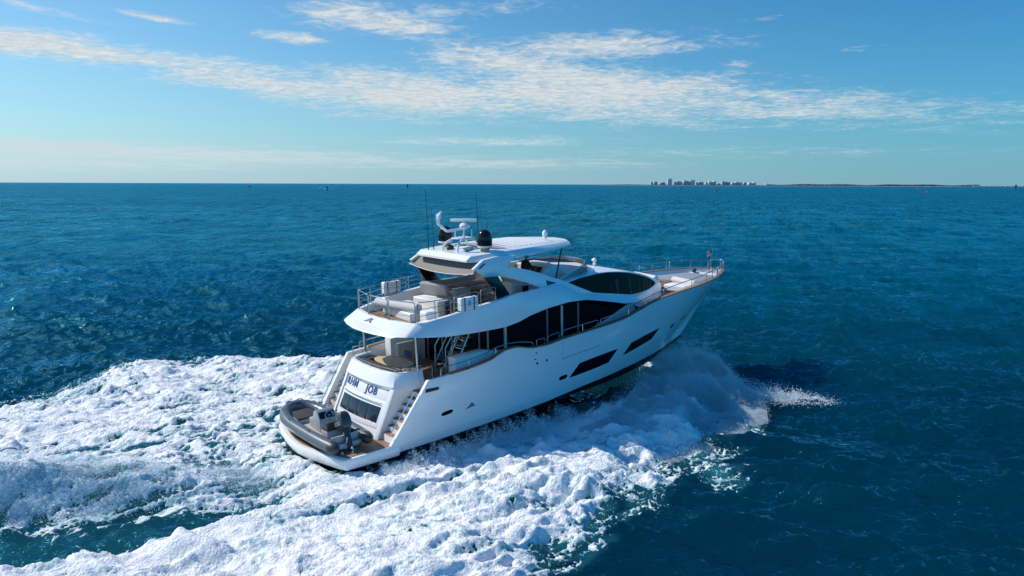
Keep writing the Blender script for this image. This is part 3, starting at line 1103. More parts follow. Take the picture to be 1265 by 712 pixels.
# ---- decks
f_deck = spl([3.4, 12, 14, 15.5, 17, 19, 28], [2.06, 2.25, 2.5, 3.0, 3.5, 3.74, 3.84])
b = MB()
rows = []
for x in list(np.arange(3.9, 27.6, 0.4)) + [27.75]:
    z = f_deck(x)
    w = max(min(f_beam(x), abs(hull_y(x, max(z, 1.9)))) - 0.16, 0.02)
    rows.append([(x, y * w, z) for y in np.linspace(-1, 1, 5)])
b.sheet(rows)
deck = b.build('main_deck', TEAK, YB)
# ------------------------------------------------------------------ the yacht: superstructure
# saloon: dark glass house under the flybridge
b = MB()
rings = []
for x, w in ((7.4, 2.38), (10, 2.42), (13, 2.40), (15, 2.32), (16.6, 2.18), (17.4, 2.0)):
    zt = 4.62 if x < 14 else 4.05
    rings.append([(x, -w, 2.1), (x, -w + 0.05, zt), (x, w - 0.05, zt), (x, w, 2.1)])
b.loft(rings)
saloon = b.build('saloon', CABIN, YB)
for x, wd, m in ((7.02 + 0.42, 0.05, ALLOY), (8.40, 0.10, IVORY), (10.87, 0.05, ALLOY), (11.80, 0.09, IVORY), (12.86, 0.05, ALLOY)):
    for sg in (-1, 1):
        b = MB()
        b.box((x, sg * 2.405, 3.36), (wd, 0.07, 2.5))
        b.build('window_mullion', m, saloon)
b = MB()
for y in (-1.9, -0.75, 0.0, 0.75, 1.9):
    b.box((7.385, y, 3.3), (0.04, 0.07, 2.4))
b.box((7.385, 0, 4.5), (0.04, 4.5, 0.1))
b.build('door_frame', ALLOY, saloon)
# lower sill of the saloon windows
for sg in (-1, 1):
    b = MB()
    b.loft([[(x, sg * (w + 0.004), 2.1), (x, sg * (w + 0.03), 2.1), (x, sg * (w + 0.012), zt), (x, sg * (w - 0.03), zt)] for x, w, zt in
            ((8.5, 2.40, 2.62), (11, 2.42, 2.75), (13, 2.41, 3.02), (15, 2.34, 3.5), (16.6, 2.22, 3.95), (17.3, 2.1, 4.1))])
    b.build('window_sill', WHITE, saloon)

# flybridge deck, coaming and soffit as one moulding
half = [  # lower outer edge, upper outer edge (port side, y positive)
    ((2.93, 0.00, 4.50), (3.58, 0.00, 4.97)), ((2.96, 0.80, 4.51), (3.63, 0.78, 4.97)), ((3.12, 1.60, 4.53), (3.77, 1.50, 4.97)),
    ((3.36, 2.26, 4.565), (3.95, 2.16, 4.96)), ((3.41, 2.34, 4.57), (3.99, 2.23, 4.96)), ((3.47, 2.40, 4.565), (4.04, 2.27, 4.97)),
    ((4.2, 2.68, 4.49), (4.55, 2.46, 5.03)),
    ((5.0, 2.85, 4.41), (5.4, 2.66, 5.16)), ((5.9, 2.90, 4.37), (6.0, 2.71, 5.25)), ((6.7, 2.92, 4.34), (6.6, 2.72, 5.32)), ((8.0, 2.92, 4.32), (7.75, 2.74, 5.43)),
    ((8.75, 2.92, 4.42), (8.5, 2.74, 5.56)), ((9.4, 2.92, 4.59), (9.5, 2.72, 5.57)), ((10.45, 2.91, 4.75), (10.3, 2.68, 5.63)),
    ((11.8, 2.88, 4.83), (11.6, 2.60, 5.60)), ((13.0, 2.80, 4.75), (12.9, 2.54, 5.14)), ((13.8, 2.73, 4.60), (13.8, 2.50, 4.86)), ((14.9, 2.62, 4.36), (14.9, 2.44, 4.65)),
    ((16.1, 2.48, 4.08), (16.2, 2.34, 4.42)), ((17.2, 2.25, 3.92), (17.3, 2.12, 4.30)), ((18.4, 1.95, 3.85), (18.6, 1.80, 4.36))]
full = [((a[0], -a[1], a[2]), (c[0], -c[1], c[2])) for a, c in half[::-1]] + half[1:]
rings = []
for lo, up in full:
    lo, up = Vector(lo), Vector(up)
    inw = Vector((0.0, -math.copysign(1, up.y), 0)) if up.x > 4.3 else Vector((0.75, -0.4 * up.y / 2.2, 0))
    fl = 4.70 if up.x < 9 else (4.98 if up.x < 14 else up.z - 0.25)
    side = Vector((lo.x, lo.y, 0)) + inw * 0.55
    kn = lo.lerp(up, 0.10) + (lo - up).normalized() * 0.0 + Vector((-0.02 if up.x < 4.1 else 0, math.copysign(0.03, up.y) if up.x > 4.1 else 0, 0.0))
    ui, fi = up + inw * 0.22, up + inw * 0.26
    rings.append([(side.x, side.y, lo.z + 0.05), tuple(lo), tuple(kn), tuple(lo.lerp(up, 0.985)), tuple(up + inw * 0.02 + Vector((0, 0, 0.015))),
                  (ui.x, ui.y, up.z + 0.012), (fi.x, fi.y, fl), (fi.x, fi.y, lo.z + 0.12)])
b = MB()
b.loft(rings)
FLY = b.build('flybridge', WHITE, YB, angle=24)
# deck and ceiling plates
b = MB()
rows, rows2 = [], []
for x in np.linspace(3.85, 16.0, 26):
    w = float(np.interp(x, [3.85, 4.3, 5.4, 8, 12, 14, 16], [1.6, 2.15, 2.42, 2.5, 2.35, 2.15, 1.9]))
    z = 4.75 if x < 8.9 else 5.03
    rows.append([(x, -w, z), (x, 0, z), (x, w, z)])
b.sheet(rows)
b.build('teak_deck', TEAK, FLY)
b = MB()
for x in np.linspace(3.35, 16.0, 26):
    w = float(np.interp(x, [3.35, 3.8, 4.3, 5.4, 16], [1.2, 1.9, 2.3, 2.45, 2.0]))
    z = float(np.interp(x, [3.35, 4.3, 6.7, 8, 9.4, 11.8, 13, 16], [4.57, 4.52, 4.43, 4.4, 4.64, 4.86, 4.76, 4.2]))
    rows2.append([(x, -w, z), (x, 0, z), (x, w, z)])
b.sheet(rows2)
b.build('cockpit_ceiling', SATIN, FLY)
# three shallow grooves and the winged emblem on the aft brow
b = MB()
for tz in (0.18, 0.30, 0.42):
    pts = []
    for y in np.linspace(-1.75, 1.75, 21):
        lo = Vector((float(np.interp(abs(y), [0, .8, 1.6, 2.3], [2.93, 2.96, 3.12, 3.36])), y, 4.51))
        up = Vector((float(np.interp(abs(y), [0, .78, 1.5, 2.2], [3.58, 3.63, 3.77, 3.95])), y, 4.97))
        p = lo.lerp(up, tz)
        pts.append(p + Vector((-0.008, 0, 0.006)))
    b.tube(pts, 0.009, 5)
b.build('brow_groove', GREYP, FLY)
b = MB()
def brow(y, t, d=0.02):
    lo = Vector((float(np.interp(abs(y), [0, .8, 1.6, 2.3], [2.93, 2.96, 3.12, 3.36])), y, 4.51))
    up = Vector((float(np.interp(abs(y), [0, .78, 1.5, 2.2], [3.58, 3.63, 3.77, 3.95])), y, 4.97))
    return lo.lerp(up, t) + Vector((-0.58 * d, 0, 0.8 * d))
for poly in ([(0.42, .60), (0.10, .92), (-0.12, .86), (0.02, .78), (0.22, .66)], [(-0.02, .60), (0.10, .78), (0.0, .80), (-0.16, .62)]):
    b.loft([[brow(y + 0.15, t, 0.005) for y, t in poly], [brow(y + 0.15, t, 0.025) for y, t in poly]])
b.build('emblem', mat('emblem_grey', (0.12, 0.15, 0.2), 0.3), FLY)
# pillars holding the overhang
for sg in (-1, 1):
    b = MB()
    b.tube([(4.15, sg * 2.0, 3.02), (4.13, sg * 2.0, 4.58)], 0.055, 12)
    b.build('pillar', STEEL, YB)

# ---- wheelhouse and coachroof
f_hw = spl([11.5, 13, 15, 17, 18.5, 19.6, 20.6, 21.4, 21.7], [2.52, 2.48, 2.38, 2.18, 1.92, 1.62, 1.15, 0.45, 0.05])
f_edge = spl([11.5, 12.3, 14.3, 16, 17.6, 18.7, 19.6, 20.6, 21.4, 21.7], [5.62, 5.66, 5.76, 5.64, 5.36, 5.06, 4.76, 4.42, 4.2, 4.0])
f_crown = spl([11.5, 13, 14.5, 15.4, 16.5, 17.5, 18.7, 20.2, 21.2, 21.7], [5.72, 5.78, 5.85, 5.85, 5.68, 5.46, 5.20, 4.75, 4.42, 4.1])


def house_y(x, z):
    return f_hw(x) - 0.16 * (z - 4.3)


b = MB()
rings = []
for x in np.linspace(11.5, 21.7, 42):
    e, c = f_edge(x), f_crown(x)
    we = max(house_y(x, e), 0.03)
    zb = float(np.interp(x, [11.5, 13, 14.9, 16.1, 17.0, 17.8], [4.80, 4.78, 4.45, 4.15, 3.9, 3.5]))
    zm = min(max(4.3, zb + 0.12), e - 0.15)
    wb = max(house_y(x, max(zb, 3.7)), 0.04)
    prof = [(wb, zb), (max(house_y(x, zm), .035), zm), (we + 0.01, e - 0.07), (we - min(0.05, we * .3), e), (we * 0.72, e + (c - e) * 0.62), (we * 0.38, e + (c - e) * 0.92)]
    ring = [(x, -y, z) for y, z in prof] + [(x, 0, c)] + [(x, y, z) for y, z in prof[::-1]]
    rings.append(ring)
b.loft(rings)
HOUSE = b.build('wheelhouse', WHITE, YB, angle=38)
WTOP = [(12.25, 5.57), (13.2, 5.69), (14.3, 5.73), (15.2, 5.70), (16.1, 5.60), (17.0, 5.44), (17.8, 5.25), (18.4, 5.08), (19.0, 4.87), (19.4, 4.69), (19.6, 4.56)]
WBOT = [(12.25, 5.56), (13.79, 4.93), (16.97, 4.38), (17.8, 4.36), (18.7, 4.40), (19.3, 4.47), (19.6, 4.54)]
for sg in (-1, 1):
    b = MB()
    rows = []
    for x in np.linspace(12.25, 19.6, 56):
        zt = float(np.interp(x, *zip(*WTOP)))
        zb = float(np.interp(x, *zip(*WBOT)))
        rows.append([(x, sg * (house_y(x, z) + 0.012), z) for z in np.linspace(zb, zt, 7)])
    b.sheet(rows)
    wh = b.build('wheelhouse_window', GLASS, HOUSE, angle=60)
    b = MB()
    rows = []
    for x in np.linspace(14.1, 19.45, 42):
        zt = float(np.interp(x, [14.1, 14.8, 15.6, 16.6, 17.6, 18.6, 19.45], [4.90, 5.14, 5.32, 5.34, 5.20, 4.92, 4.60]))
        zb = float(np.interp(x, *zip(*WBOT))) + 0.03
        if zt > zb:
            rows.append([(x, sg * (house_y(x, z) + 0.018), z) for z in np.linspace(zb, zt, 5)])
    b.sheet(rows)
    b.build('curtained_pane', CURTAIN, wh, angle=60)

# ---- the two swept arches that carry the hardtop
ARCH_OUT = [(6.83, 6.80), (7.42, 7.13), (8.2, 7.20), (9.25, 7.15), (8.72, 6.78), (8.66, 6.70), (9.1, 6.645), (9.75, 6.48), (10.5, 6.24), (11.17, 5.99), (11.96, 5.70), (12.8, 5.33), (13.7, 4.96),
            (12.7, 4.98), (11.2, 5.25), (10.42, 5.60), (9.56, 5.96), (8.69, 6.24), (8.3, 6.36), (7.98, 6.41), (7.42, 6.44), (7.2, 6.6)]
for sg in (-1, 1):
    b = MB()
    def ay(z, d):
        return sg * (2.66 - (z - 5.0) * 0.19 - d)
    b.loft([[(x, ay(z, 0), z) for x, z in ARCH_OUT], [(x, ay(z, 0.15), z) for x, z in ARCH_OUT]])
    ar = b.build('hardtop_arch', WHITE, YB, angle=25, bevel=0.02)
    b = MB()
    tri = [(10.76, 5.90), (11.38, 5.71), (10.78, 5.67)]
    b.loft([[(x, ay(z, -0.008), z) for x, z in tri], [(x, ay(z, 0.02), z) for x, z in tri]])
    b.build('vent_opening', BLACK, ar)
    b = MB()
    fin = [(7.30, 6.44), (7.98, 6.42), (8.58, 5.58), (7.98, 5.42)]
    b.loft([[(x, sg * (2.52 + (6.4 - z) * 0.05), z) for x, z in fin], [(x, sg * (2.42 + (6.4 - z) * 0.05), z) for x, z in fin]])
    b.build('arch_fin', BLACK, YB, bevel=0.02)

# ---- hardtop
st = [(6.89, 1.84, 7.04, 1.80, 7.10, 7.12), (7.13, 1.95, 6.98, 1.80, 7.27, 7.30), (8.3, 2.12, 6.96, 1.90, 7.33, 7.39), (10, 2.16, 7.0, 1.90, 7.37, 7.46),
      (11.2, 2.13, 7.05, 1.88, 7.38, 7.47), (12.2, 2.04, 7.10, 1.80, 7.38, 7.46), (13.0, 1.78, 7.16, 1.55, 7.35, 7.43), (13.45, 1.35, 7.21, 1.15, 7.34, 7.40), (13.72, 0.8, 7.26, 0.68, 7.345, 7.38), (13.82, 0.25, 7.30, 0.2, 7.35, 7.36)]
rings = []
for x, wo, zb, wt, zt, zc in st:
    prof = [(wo * 0.90, zb), (wo, zb + (zt - zb) * 0.18), (wo - (wo - wt) * 0.12, zb + (zt - zb) * 0.45), (wt + (wo - wt) * 0.22, zt - 0.015), (wt, zt + 0.008), (wt * 0.5, zt + (zc - zt) * 0.75)]
    rings.append([(x, -y, z) for y, z in prof] + [(x, 0, zc)] + [(x, y, z) for y, z in prof[::-1]] + [(x, 0, zb - 0.01)])
b = MB()
b.loft(rings)
HT = b.build('hardtop', WHITE, YB, angle=24)
b = MB()
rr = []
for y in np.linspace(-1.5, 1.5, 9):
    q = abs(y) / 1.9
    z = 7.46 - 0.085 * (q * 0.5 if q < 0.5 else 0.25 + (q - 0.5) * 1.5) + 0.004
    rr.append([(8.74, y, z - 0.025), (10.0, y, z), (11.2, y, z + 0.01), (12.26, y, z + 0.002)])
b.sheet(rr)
b.build('louvre_gap_shade', mat('louvre_shadow', (0.30, 0.31, 0.32), 0.6), HT)  # dark sheet stands in for shade between the louvres
for i in range(11):
    x = 8.78 + i * 0.31
    if x > 11.6:
        w = 1.5
    else:
        w = 1.52
    b = MB()
    rr = []
    for y in np.linspace(-w, w, 9):
        wt = float(np.interp(x, [8.3, 10, 11.2, 12.2], [1.90, 1.90, 1.88, 1.80]))
        zt, zc = float(np.interp(x, [8.3, 10, 11.2, 12.2], [7.33, 7.37, 7.38, 7.38])), float(np.interp(x, [8.3, 10, 11.2, 12.2], [7.39, 7.46, 7.47, 7.46]))
        q = abs(y) / wt
        z = zc + (zt - zc) * (q * 0.5 if q < 0.5 else 0.25 + (q - 0.5) * 1.5)
        rr.append([(x, y, z + 0.004), (x + 0.225, y, z + 0.006), (x + 0.225, y, z + 0.018), (x, y, z + 0.018)])
    b.loft(rr)
    b.build('roof_louvre', SATIN, HT)
# taupe fabric extension slung between the arch tips
b = MB()
rows = []
for y in np.linspace(-2.32, 2.32, 17):
    c = 1 - (y / 2.32) ** 2
    rows.append([(6.86 - 0.06 * c, y, 6.66 - 0.17 * c), (7.05, y, 6.78 - 0.09 * c), (7.25, y, 6.91 - 0.03 * c), (7.42, y, 7.00),
                 (7.50, y, 6.97), (7.3, y, 6.84 - 0.06 * c), (6.90 - 0.06 * c, y, 6.60 - 0.17 * c)])
b.loft(rows)
b.build('aft_awning', TAUPE, YB, angle=50)
b = MB()
b.tube([(6.84 - 0.06 * (1 - (y / 2.32) ** 2), y, 6.63 - 0.17 * (1 - (y / 2.32) ** 2)) for y in np.linspace(-2.32, 2.32, 17)], 0.022, 8)
b.build('awning_batten', IVORY, YB)
# forward struts
for sg in (-1, 1):
    b = MB()
    b.loft([[(x - 0.03, sg * y, z), (x + 0.05, sg * (y + 0.02), z), (x + 0.05, sg * (y - 0.02), z)] for x, y, z in ((11.80, 2.0, 5.72), (12.36, 1.85, 7.12))])
    b.build('hardtop_strut', BLACK, YB)

# ---- masthead gear
for sg in (-1, 1):
    b = MB()
    b.lathe((8.22, sg * 1.40, 7.34), [(0.20, 0.0), (0.20, 0.10), (0.17, 0.12), (0.17, 0.2)], 20)
    pl = b.build('dome_plinth', mat('plinth_tan', (0.42, 0.33, 0.2), 0.5), HT)
    b = MB()
    b.lathe((8.22, sg * 1.40, 7.5), [(0.22, 0.0), (0.325, 0.03), (0.33, 0.10)], 24)
    b.build('dome_base', SATIN, HT)
    b = MB()
    b.lathe((8.22, sg * 1.40, 7.605), [(0.325, 0), (0.33, 0.03), (0.325, 0.32), (0.30, 0.44), (0.25, 0.55), (0.17, 0.63), (0.08, 0.67), (0.0, 0.68)], 26)
    b.build('satellite_dome', BLACK, HT)
b = MB()
for y in (-0.42, 0.42):
    b.tube([(7.40, y * 1.3, 7.30), (7.45, y * 1.2, 7.50), (7.62, y, 7.70), (7.85, y * 0.8, 7.80), (8.2, y * 0.7, 7.82), (8.5, y * 0.8, 7.76), (8.68, y, 7.6), (8.80, y * 1.2, 7.36)], 0.045, 9)
b.tube([(8.62, -0.5, 7.66), (8.9, -0.95, 7.33)], 0.03)
for x, y in ((7.95, 0.3), (8.2, 0.0), (8.4, -0.3)):
    b.tube([(x, y, 7.78), (x, y, 8.2)], 0.05 if y == 0 else 0.032, 10)
b.box((8.15, 0, 7.83), (0.75, 0.7, 0.05))
b.tube([(7.36, 0.12, 8.18), (8.0, 0.05, 8.22), (8.52, 0, 8.30)], 0.05, 9)
b.build('radar_mast', WHITE, HT, angle=40)
b = MB()
for y in (0.0, 0.16):
    b.tube([(7.9, y * 0.4 + 0.05, 8.2), (7.40, y + 0.05, 8.16), (6.98, y + 0.1, 8.52), (6.96, y + 0.1, 8.86), (7.08, y * 0.4 + 0.12, 8.97)], 0.04, 8)
b.box((7.0, 0.16, 8.84), (0.10, 0.22, 0.22))
b.lathe((7.10, 0.14, 8.95), [(0.05, 0), (0.06, 0.03), (0.05, 0.09), (0, 0.1)], 10)
b.build('light_mast', WHITE, HT, angle=40)
rd = Vector((0.52, -0.86, 0)).normalized()
b = MB()
b.lathe((8.22, 0, 8.22), [(0.15, 0), (0.20, 0.05), (0.21, 0.16), (0.14, 0.24), (0.07, 0.27), (0.06, 0.34)], 16)
b.build('radar_pedestal', WHITE, HT)
b = MB()
rot = rd.to_track_quat('X', 'Z').to_matrix()
b.box((8.22, 0, 8.60), (1.24, 0.15, 0.13), rot)
b.build('radar_scanner', WHITE, HT, bevel=0.04)
b = MB()
b.lathe((8.5, -1.02, 7.35), [(0.20, 0.0), (0.22, 0.03), (0.06, 0.10), (0.05, 0.14)], 14)
b.build('antenna_puck', SATIN, HT)
b = MB()
b.box((8.0, -0.55, 7.42), (0.55, 0.25, 0.10), Matrix.Rotation(0.5, 3, 'Z'))
b.build('roof_hatch', GREYP, HT, bevel=0.02)
b = MB()
b.lathe((7.7, 0.35, 7.34), [(0.16, 0), (0.17, 0.12), (0.1, 0.2), (0, 0.22)], 14)
b.build('horn', BLACK, HT)
for x, y, z0, z1, r in ((7.30, 1.45, 7.28, 9.95, 0.016), (7.45, 1.25, 7.3, 9.1, 0.013), (8.55, -0.55, 7.35, 9.80, 0.016), (8.75, -0.95, 7.35, 9.0, 0.013)):
    b = MB()
    b.tube([(x, y, z0), (x, y, z0 + 0.35), (x + 0.01, y, z0 + 0.36), (x - 0.05, y, z1)], [r * 1.8, r * 1.8, r, r * 0.6], 6)
    b.build('whip_antenna', RUBBER, HT)
b = MB()
b.lathe((13.2, 0.1, 7.36), [(0.10, 0), (0.10, 0.12), (0.13, 0.14), (0.13, 0.24), (0.10, 0.34), (0.04, 0.40), (0, 0.41)], 16)
b.build('camera_dome', SATIN, HT)

# ---- flybridge fittings
def soft(name, m, c, s, rz=0.0, parent=None, bevel=0.06, taper=1.0, tilt=0.0):
    b = MB()
    R = Matrix.Rotation(rz, 3, 'Z') @ Matrix.Rotation(tilt, 3, 'Y')
    b.box(c, s, R, taper)
    return b.build(name, m, parent or YB, bevel=min(bevel, min(s) * 0.45), seg=3, angle=60)


b = MB()
b.tube([(4.62, 1.55, 5.26), (4.72, 0.8, 5.26), (4.86, -0.2, 5.26), (4.98, -1.0, 5.26)], 0.21, 14)
b.build('lounge_bolster', CUSH, FLY, angle=60)
soft('lounge_base', SATIN, (5.1, 0.25, 4.93), (0.75, 2.6, 0.36), -0.12, FLY)
soft('lounge_end', SATIN, (5.15, -1.52, 5.0), (0.62, 0.55, 0.5), -0.1, FLY, 0.08)
soft('lounge_pad', CUSH, (5.75, 0.3, 5.0), (0.9, 2.5, 0.3), 0, FLY)
soft('seat_locker', SATIN, (4.75, -1.95, 4.85), (1.1, 0.42, 0.2), 0.1, FLY)
soft('wet_bar', IVORY, (6.05, -0.7, 5.12), (0.55, 1.1, 0.74), 0, FLY, 0.03)
soft('fridge', BLACK, (6.35, -1.55, 5.1), (0.5, 0.45, 0.7), 0, FLY, 0.02)
soft('sofa_base', SATIN, (7.6, 1.2, 5.0), (2.2, 0.9, 0.5), 0, FLY)
soft('sofa_back', GREY_COVER, (7.25, 1.0, 5.55), (0.25, 1.7, 0.55), 0.15, FLY, 0.08, tilt=-0.15)
soft('sofa_back', GREY_COVER, (7.9, -0.1, 5.4), (0.9, 0.22, 0.5), 0.0, FLY, 0.08)
soft('sofa_back', GREY_COVER, (8.9, 2.1, 5.45), (3.0, 0.24, 0.55), 0.0, FLY, 0.08)
soft('sofa_cushion', GREY_COVER, (8.9, 1.7, 5.2), (2.8, 0.6, 0.2), 0.0, FLY, 0.06)
b = MB()
b.box((8.95, 0.75, 5.62), (1.7, 0.9, 0.05))
b.tube([(8.95, 0.75, 4.75), (8.95, 0.75, 5.6)], 0.07, 10)
b.build('flybridge_table', TEAK, FLY, bevel=0.012)
soft('bar_cabinet', IVORY, (10.15, -1.35, 5.45), (1.35, 0.55, 0.80), 0, FLY, 0.03)
soft('bar_door', BLACK, (10.3, -1.64, 5.42), (0.35, 0.03, 0.42), 0, FLY, 0.01)
soft('bar_door', GREYP, (9.85, -1.64, 5.42), (0.4, 0.03, 0.5), 0, FLY, 0.01)
soft('helm_seat', CUSH, (10.45, -0.55, 5.68), (0.5, 0.9, 0.25), 0, FLY, 0.08)
soft('helm_seat_back', CUSH, (10.22, -0.55, 6.05), (0.2, 0.9, 0.62), 0, FLY, 0.08, tilt=-0.12)
soft('helm_seat_base', BLACK, (10.45, -0.55, 5.3), (0.4, 0.7, 0.6), 0, FLY, 0.04)
soft('helm_step', TEAK, (10.95, -1.05, 5.09), (0.8, 0.8, 0.12), 0, FLY, 0.01)
# helm console: hooded grey instrument pod with dark screens
b = MB()
pod = [(11.55, 5.03), (11.5, 5.75), (11.62, 6.0), (12.0, 6.28), (12.45, 6.34), (12.85, 6.2), (13.05, 5.9), (13.05, 5.03)]
b.loft([[(x, y, z - 0.05 * abs(y + 0.55) ** 2) for x, z in pod] for y in np.linspace(-1.35, 0.25, 9)])
hc = b.build('helm_console', SATIN, FLY, angle=50)
b = MB()
b.box((11.72, -0.55, 6.12), (0.04, 1.2, 0.30), Matrix.Rotation(0.75, 3, 'Y'))
b.build('instrument_screen', BLACK, hc)
b = MB()
b.tube([(11.42 - 0.05 * math.sin(a), -0.75 + 0.19 * math.cos(a), 5.9 + 0.19 * math.sin(a)) for a in np.linspace(0, 2 * math.pi, 20)[:-1]], 0.016, 6, closed=True)
for a in (0.5, 2.6, 4.7):
    b.tube([(11.42, -0.75, 5.9), (11.42 - 0.05 * math.sin(a), -0.75 + 0.19 * math.cos(a), 5.9 + 0.19 * math.sin(a))], 0.012, 5)
b.tube([(11.42, -0.75, 5.9), (11.58, -0.75, 5.8)], 0.03, 8)
b.build('steering_wheel', STEEL, hc)
# forward sun pad and moulded dash inside the windscreen
b = MB()
rings = []
for x in np.linspace(12.6, 15.2, 9):
    w = 2.15 * math.sqrt(max(0.02, 1 - ((x - 12.6) / 2.75) ** 2))
    rings.append([(x, -w, 5.6), (x, -w * 0.97, 5.93), (x, 0, 6.0), (x, w * 0.97, 5.93), (x, w, 5.6)])
b.loft(rings)
b.build('dash_moulding', IVORY, FLY, angle=50)
soft('sun_pad', CUSH, (13.3, 1.1, 6.02), (1.3, 1.2, 0.14), 0, FLY)
soft('sofa_back', CUSH, (12.2, 1.75, 5.95), (1.6, 0.3, 0.4), 0.05, FLY, 0.1)
# flybridge windscreen
plan = [(11.75, 2.32), (12.6, 2.26), (13.4, 2.10), (14.2, 1.75), (14.85, 1.15), (15.15, 0.6), (15.25, 0.0)]
plan = [(x, -y) for x, y in plan] + plan[-2::-1]
b = MB()
rows = []
for x, y in plan:
    rise = float(np.interp(x, [11.75, 12.6, 13.6, 15.3], [0.04, 0.22, 0.36, 0.40]))
    zb = float(np.interp(x, [11.7, 15.3], [5.74, 5.86]))
    rows.append([(x, y, zb), (x - 0.18 * rise / 0.4 - 0.02, y * (1 - 0.05 * rise), zb + rise)])
b.sheet(rows)
wsg = bpy.data.materials.new('windscreen_tint')
wsg.use_nodes = True
_k = NT(wsg.node_tree)
_o = _k.n('ShaderNodeOutputMaterial')
_g = _k.n('ShaderNodeBsdfGlossy', inp={'Color': (0.9, 0.95, 1, 1), 'Roughness': 0.03})
_t = _k.n('ShaderNodeBsdfTransparent', inp={'Color': (0.16, 0.22, 0.27, 1)})
_m = _k.n('ShaderNodeMixShader', inp={0: 0.10})
_k.l(_t.outputs[0], _m.inputs[1])
_k.l(_g.outputs[0], _m.inputs[2])
_k.l(_m.outputs[0], _o.inputs[0])
ws = b.build('windscreen', wsg, FLY, angle=70)
b = MB()
b.tube([r[1] for r in rows], 0.028, 7)
for i in (2, 6, 10):
    b.tube(rows[i], 0.02, 6)
b.build('windscreen_frame', STEEL, ws)
b = MB()
b.lathe((16.5, -0.1, 5.72), [(0.09, 0), (0.09, 0.1), (0.05, 0.12), (0.05, 0.18)], 12)
b.ball((16.5, -0.1, 5.98), 0.11)
b.ball((16.75, 0.25, 5.92), 0.07)
b.tube([(16.5, -0.1, 5.95), (16.75, 0.25, 5.92)], 0.02)
b.build('search_light', SATIN, HOUSE)


# ---- guard rails
def hoop(name, base, h, bars=0, r=0.021, parent=None, r2=0.013, posts=()):
    """base: points along the foot; one bent tube up, along and down, with optional lower bars and extra posts"""
    b = MB()
    base = [Vector(p) for p in base]
    hs = h if isinstance(h, (list, tuple)) else [h] * len(base)
    top = [p + Vector((0, 0, q)) for p, q in zip(base, hs)]
    d0 = (top[1] - top[0]).normalized() * 0.07
    d1 = (top[-2] - top[-1]).normalized() * 0.07
    path = [base[0], top[0] - Vector((0, 0, 0.08)), top[0] - Vector((0, 0, 0.025)) + d0 * 0.25, top[0] + d0] + top[1:-1] + \
           [top[-1] + d1, top[-1] - Vector((0, 0, 0.025)) + d1 * 0.25, top[-1] - Vector((0, 0, 0.08)), base[-1]]
    b.tube(path, r, 7)
    for k in range(bars):
        f = (k + 1) / (bars + 1)
        b.tube([p + Vector((0, 0, q * f)) for p, q in zip(base, hs)], r2, 6)
    for i in posts:
        b.tube([base[i], top[i]], r * 0.85, 6)
    return b.build(name, STEEL, parent or YB, angle=50)


def sheer_pts(x0, x1, sg, n=8, inset=0.08):
    return [(x, sg * (f_beam(x) - inset), f_sheer(x) + 0.03) for x in np.linspace(x0, x1, n)]


f_rh = spl([5, 9.4, 11, 14, 18, 20, 23, 28], [0.22, 0.28, 0.34, 0.34, 0.36, 0.40, 0.44, 0.50])
for sg in (-1, 1):
    for x0, x1, posts in ((4.5, 9.28, (2, 4)), (9.5, 10.0, ()), (10.15, 10.86, ()), (11.02, 13.38, (4,)), (13.55, 18.25, (3, 5)), (18.45, 24.9, (3, 5, 6)), (25.1, 27.4, (4,))):
        n = 8 if x1 - x0 > 1 else 3
        pts = sheer_pts(x0, x1, sg, n)
        hoop('guard_rail', pts, [f_rh(p[0]) if x0 > 5 else (0.30 if p[0] < 7.5 else 0.2) for p in pts], posts=posts)
    for x, nm in ((4.6, 'bollard'), (17.4, 'bollard'), (24.6, 'bollard')):
        b = MB()
        y, z = sg * (f_beam(x) - 0.33), f_deck(x) if x > 10 else f_sheer(x) - 0.45
        b.tube([(x - 0.14, y, z), (x - 0.14, y, z + 0.16)], 0.03, 8)
        b.tube([(x + 0.14, y, z), (x + 0.14, y, z + 0.16)], 0.03, 8)
        b.tube([(x - 0.24, y, z + 0.12), (x + 0.24, y, z + 0.12)], 0.022, 8)
        b.build(nm, STEEL, YB)
    # gate hoops beside the stairs
    hoop('gate_rail', [(3.84, sg * 2.5, 2.55), (4.5, sg * 2.5, 2.55)], 0.72)
bowp = [(27.55, -0.48, f_sheer(27.5) + 0.03), (27.85, -0.22, f_sheer(27.8) + 0.03), (27.95, 0, f_sheer(27.9) + 0.03), (27.85, 0.22, f_sheer(27.8) + 0.03), (27.55, 0.48, f_sheer(27.5) + 0.03)]
hoop('pulpit_rail', bowp, 0.5, posts=(2,))

# aft flybridge rails
def brow_x(y):
    return float(np.interp(abs(y), [0, .78, 1.5, 2.16, 2.23], [3.58, 3.63, 3.77, 3.95, 3.99])) + 0.09


for y0, y1 in ((2.15, 0.84), (0.76, -0.70), (-0.78, -2.15)):
    hoop('flybridge_rail', [(brow_x(y), y, 4.98) for y in np.linspace(y0, y1, 6)], 0.83, bars=2)
for sg in (-1, 1):
    for x0, x1 in ((4.12, 5.47), (5.62, 6.80), (6.94, 7.72)):
        pts = [(x, sg * (float(np.interp(x, [4.04, 4.55, 5.4, 6.6, 7.75], [2.27, 2.46, 2.66, 2.72, 2.74])) - 0.1),
                float(np.interp(x, [4.04, 4.55, 5.4, 6.6, 7.75], [4.97, 5.03, 5.16, 5.32, 5.43]))) for x in np.linspace(x0, x1, 5)]
        hoop('flybridge_rail', pts, [float(np.interp(p[0], [4.1, 5.5, 7.7], [0.83, 0.67, 0.60])) for p in pts], bars=2, posts=(2,) if x0 < 5 else ())

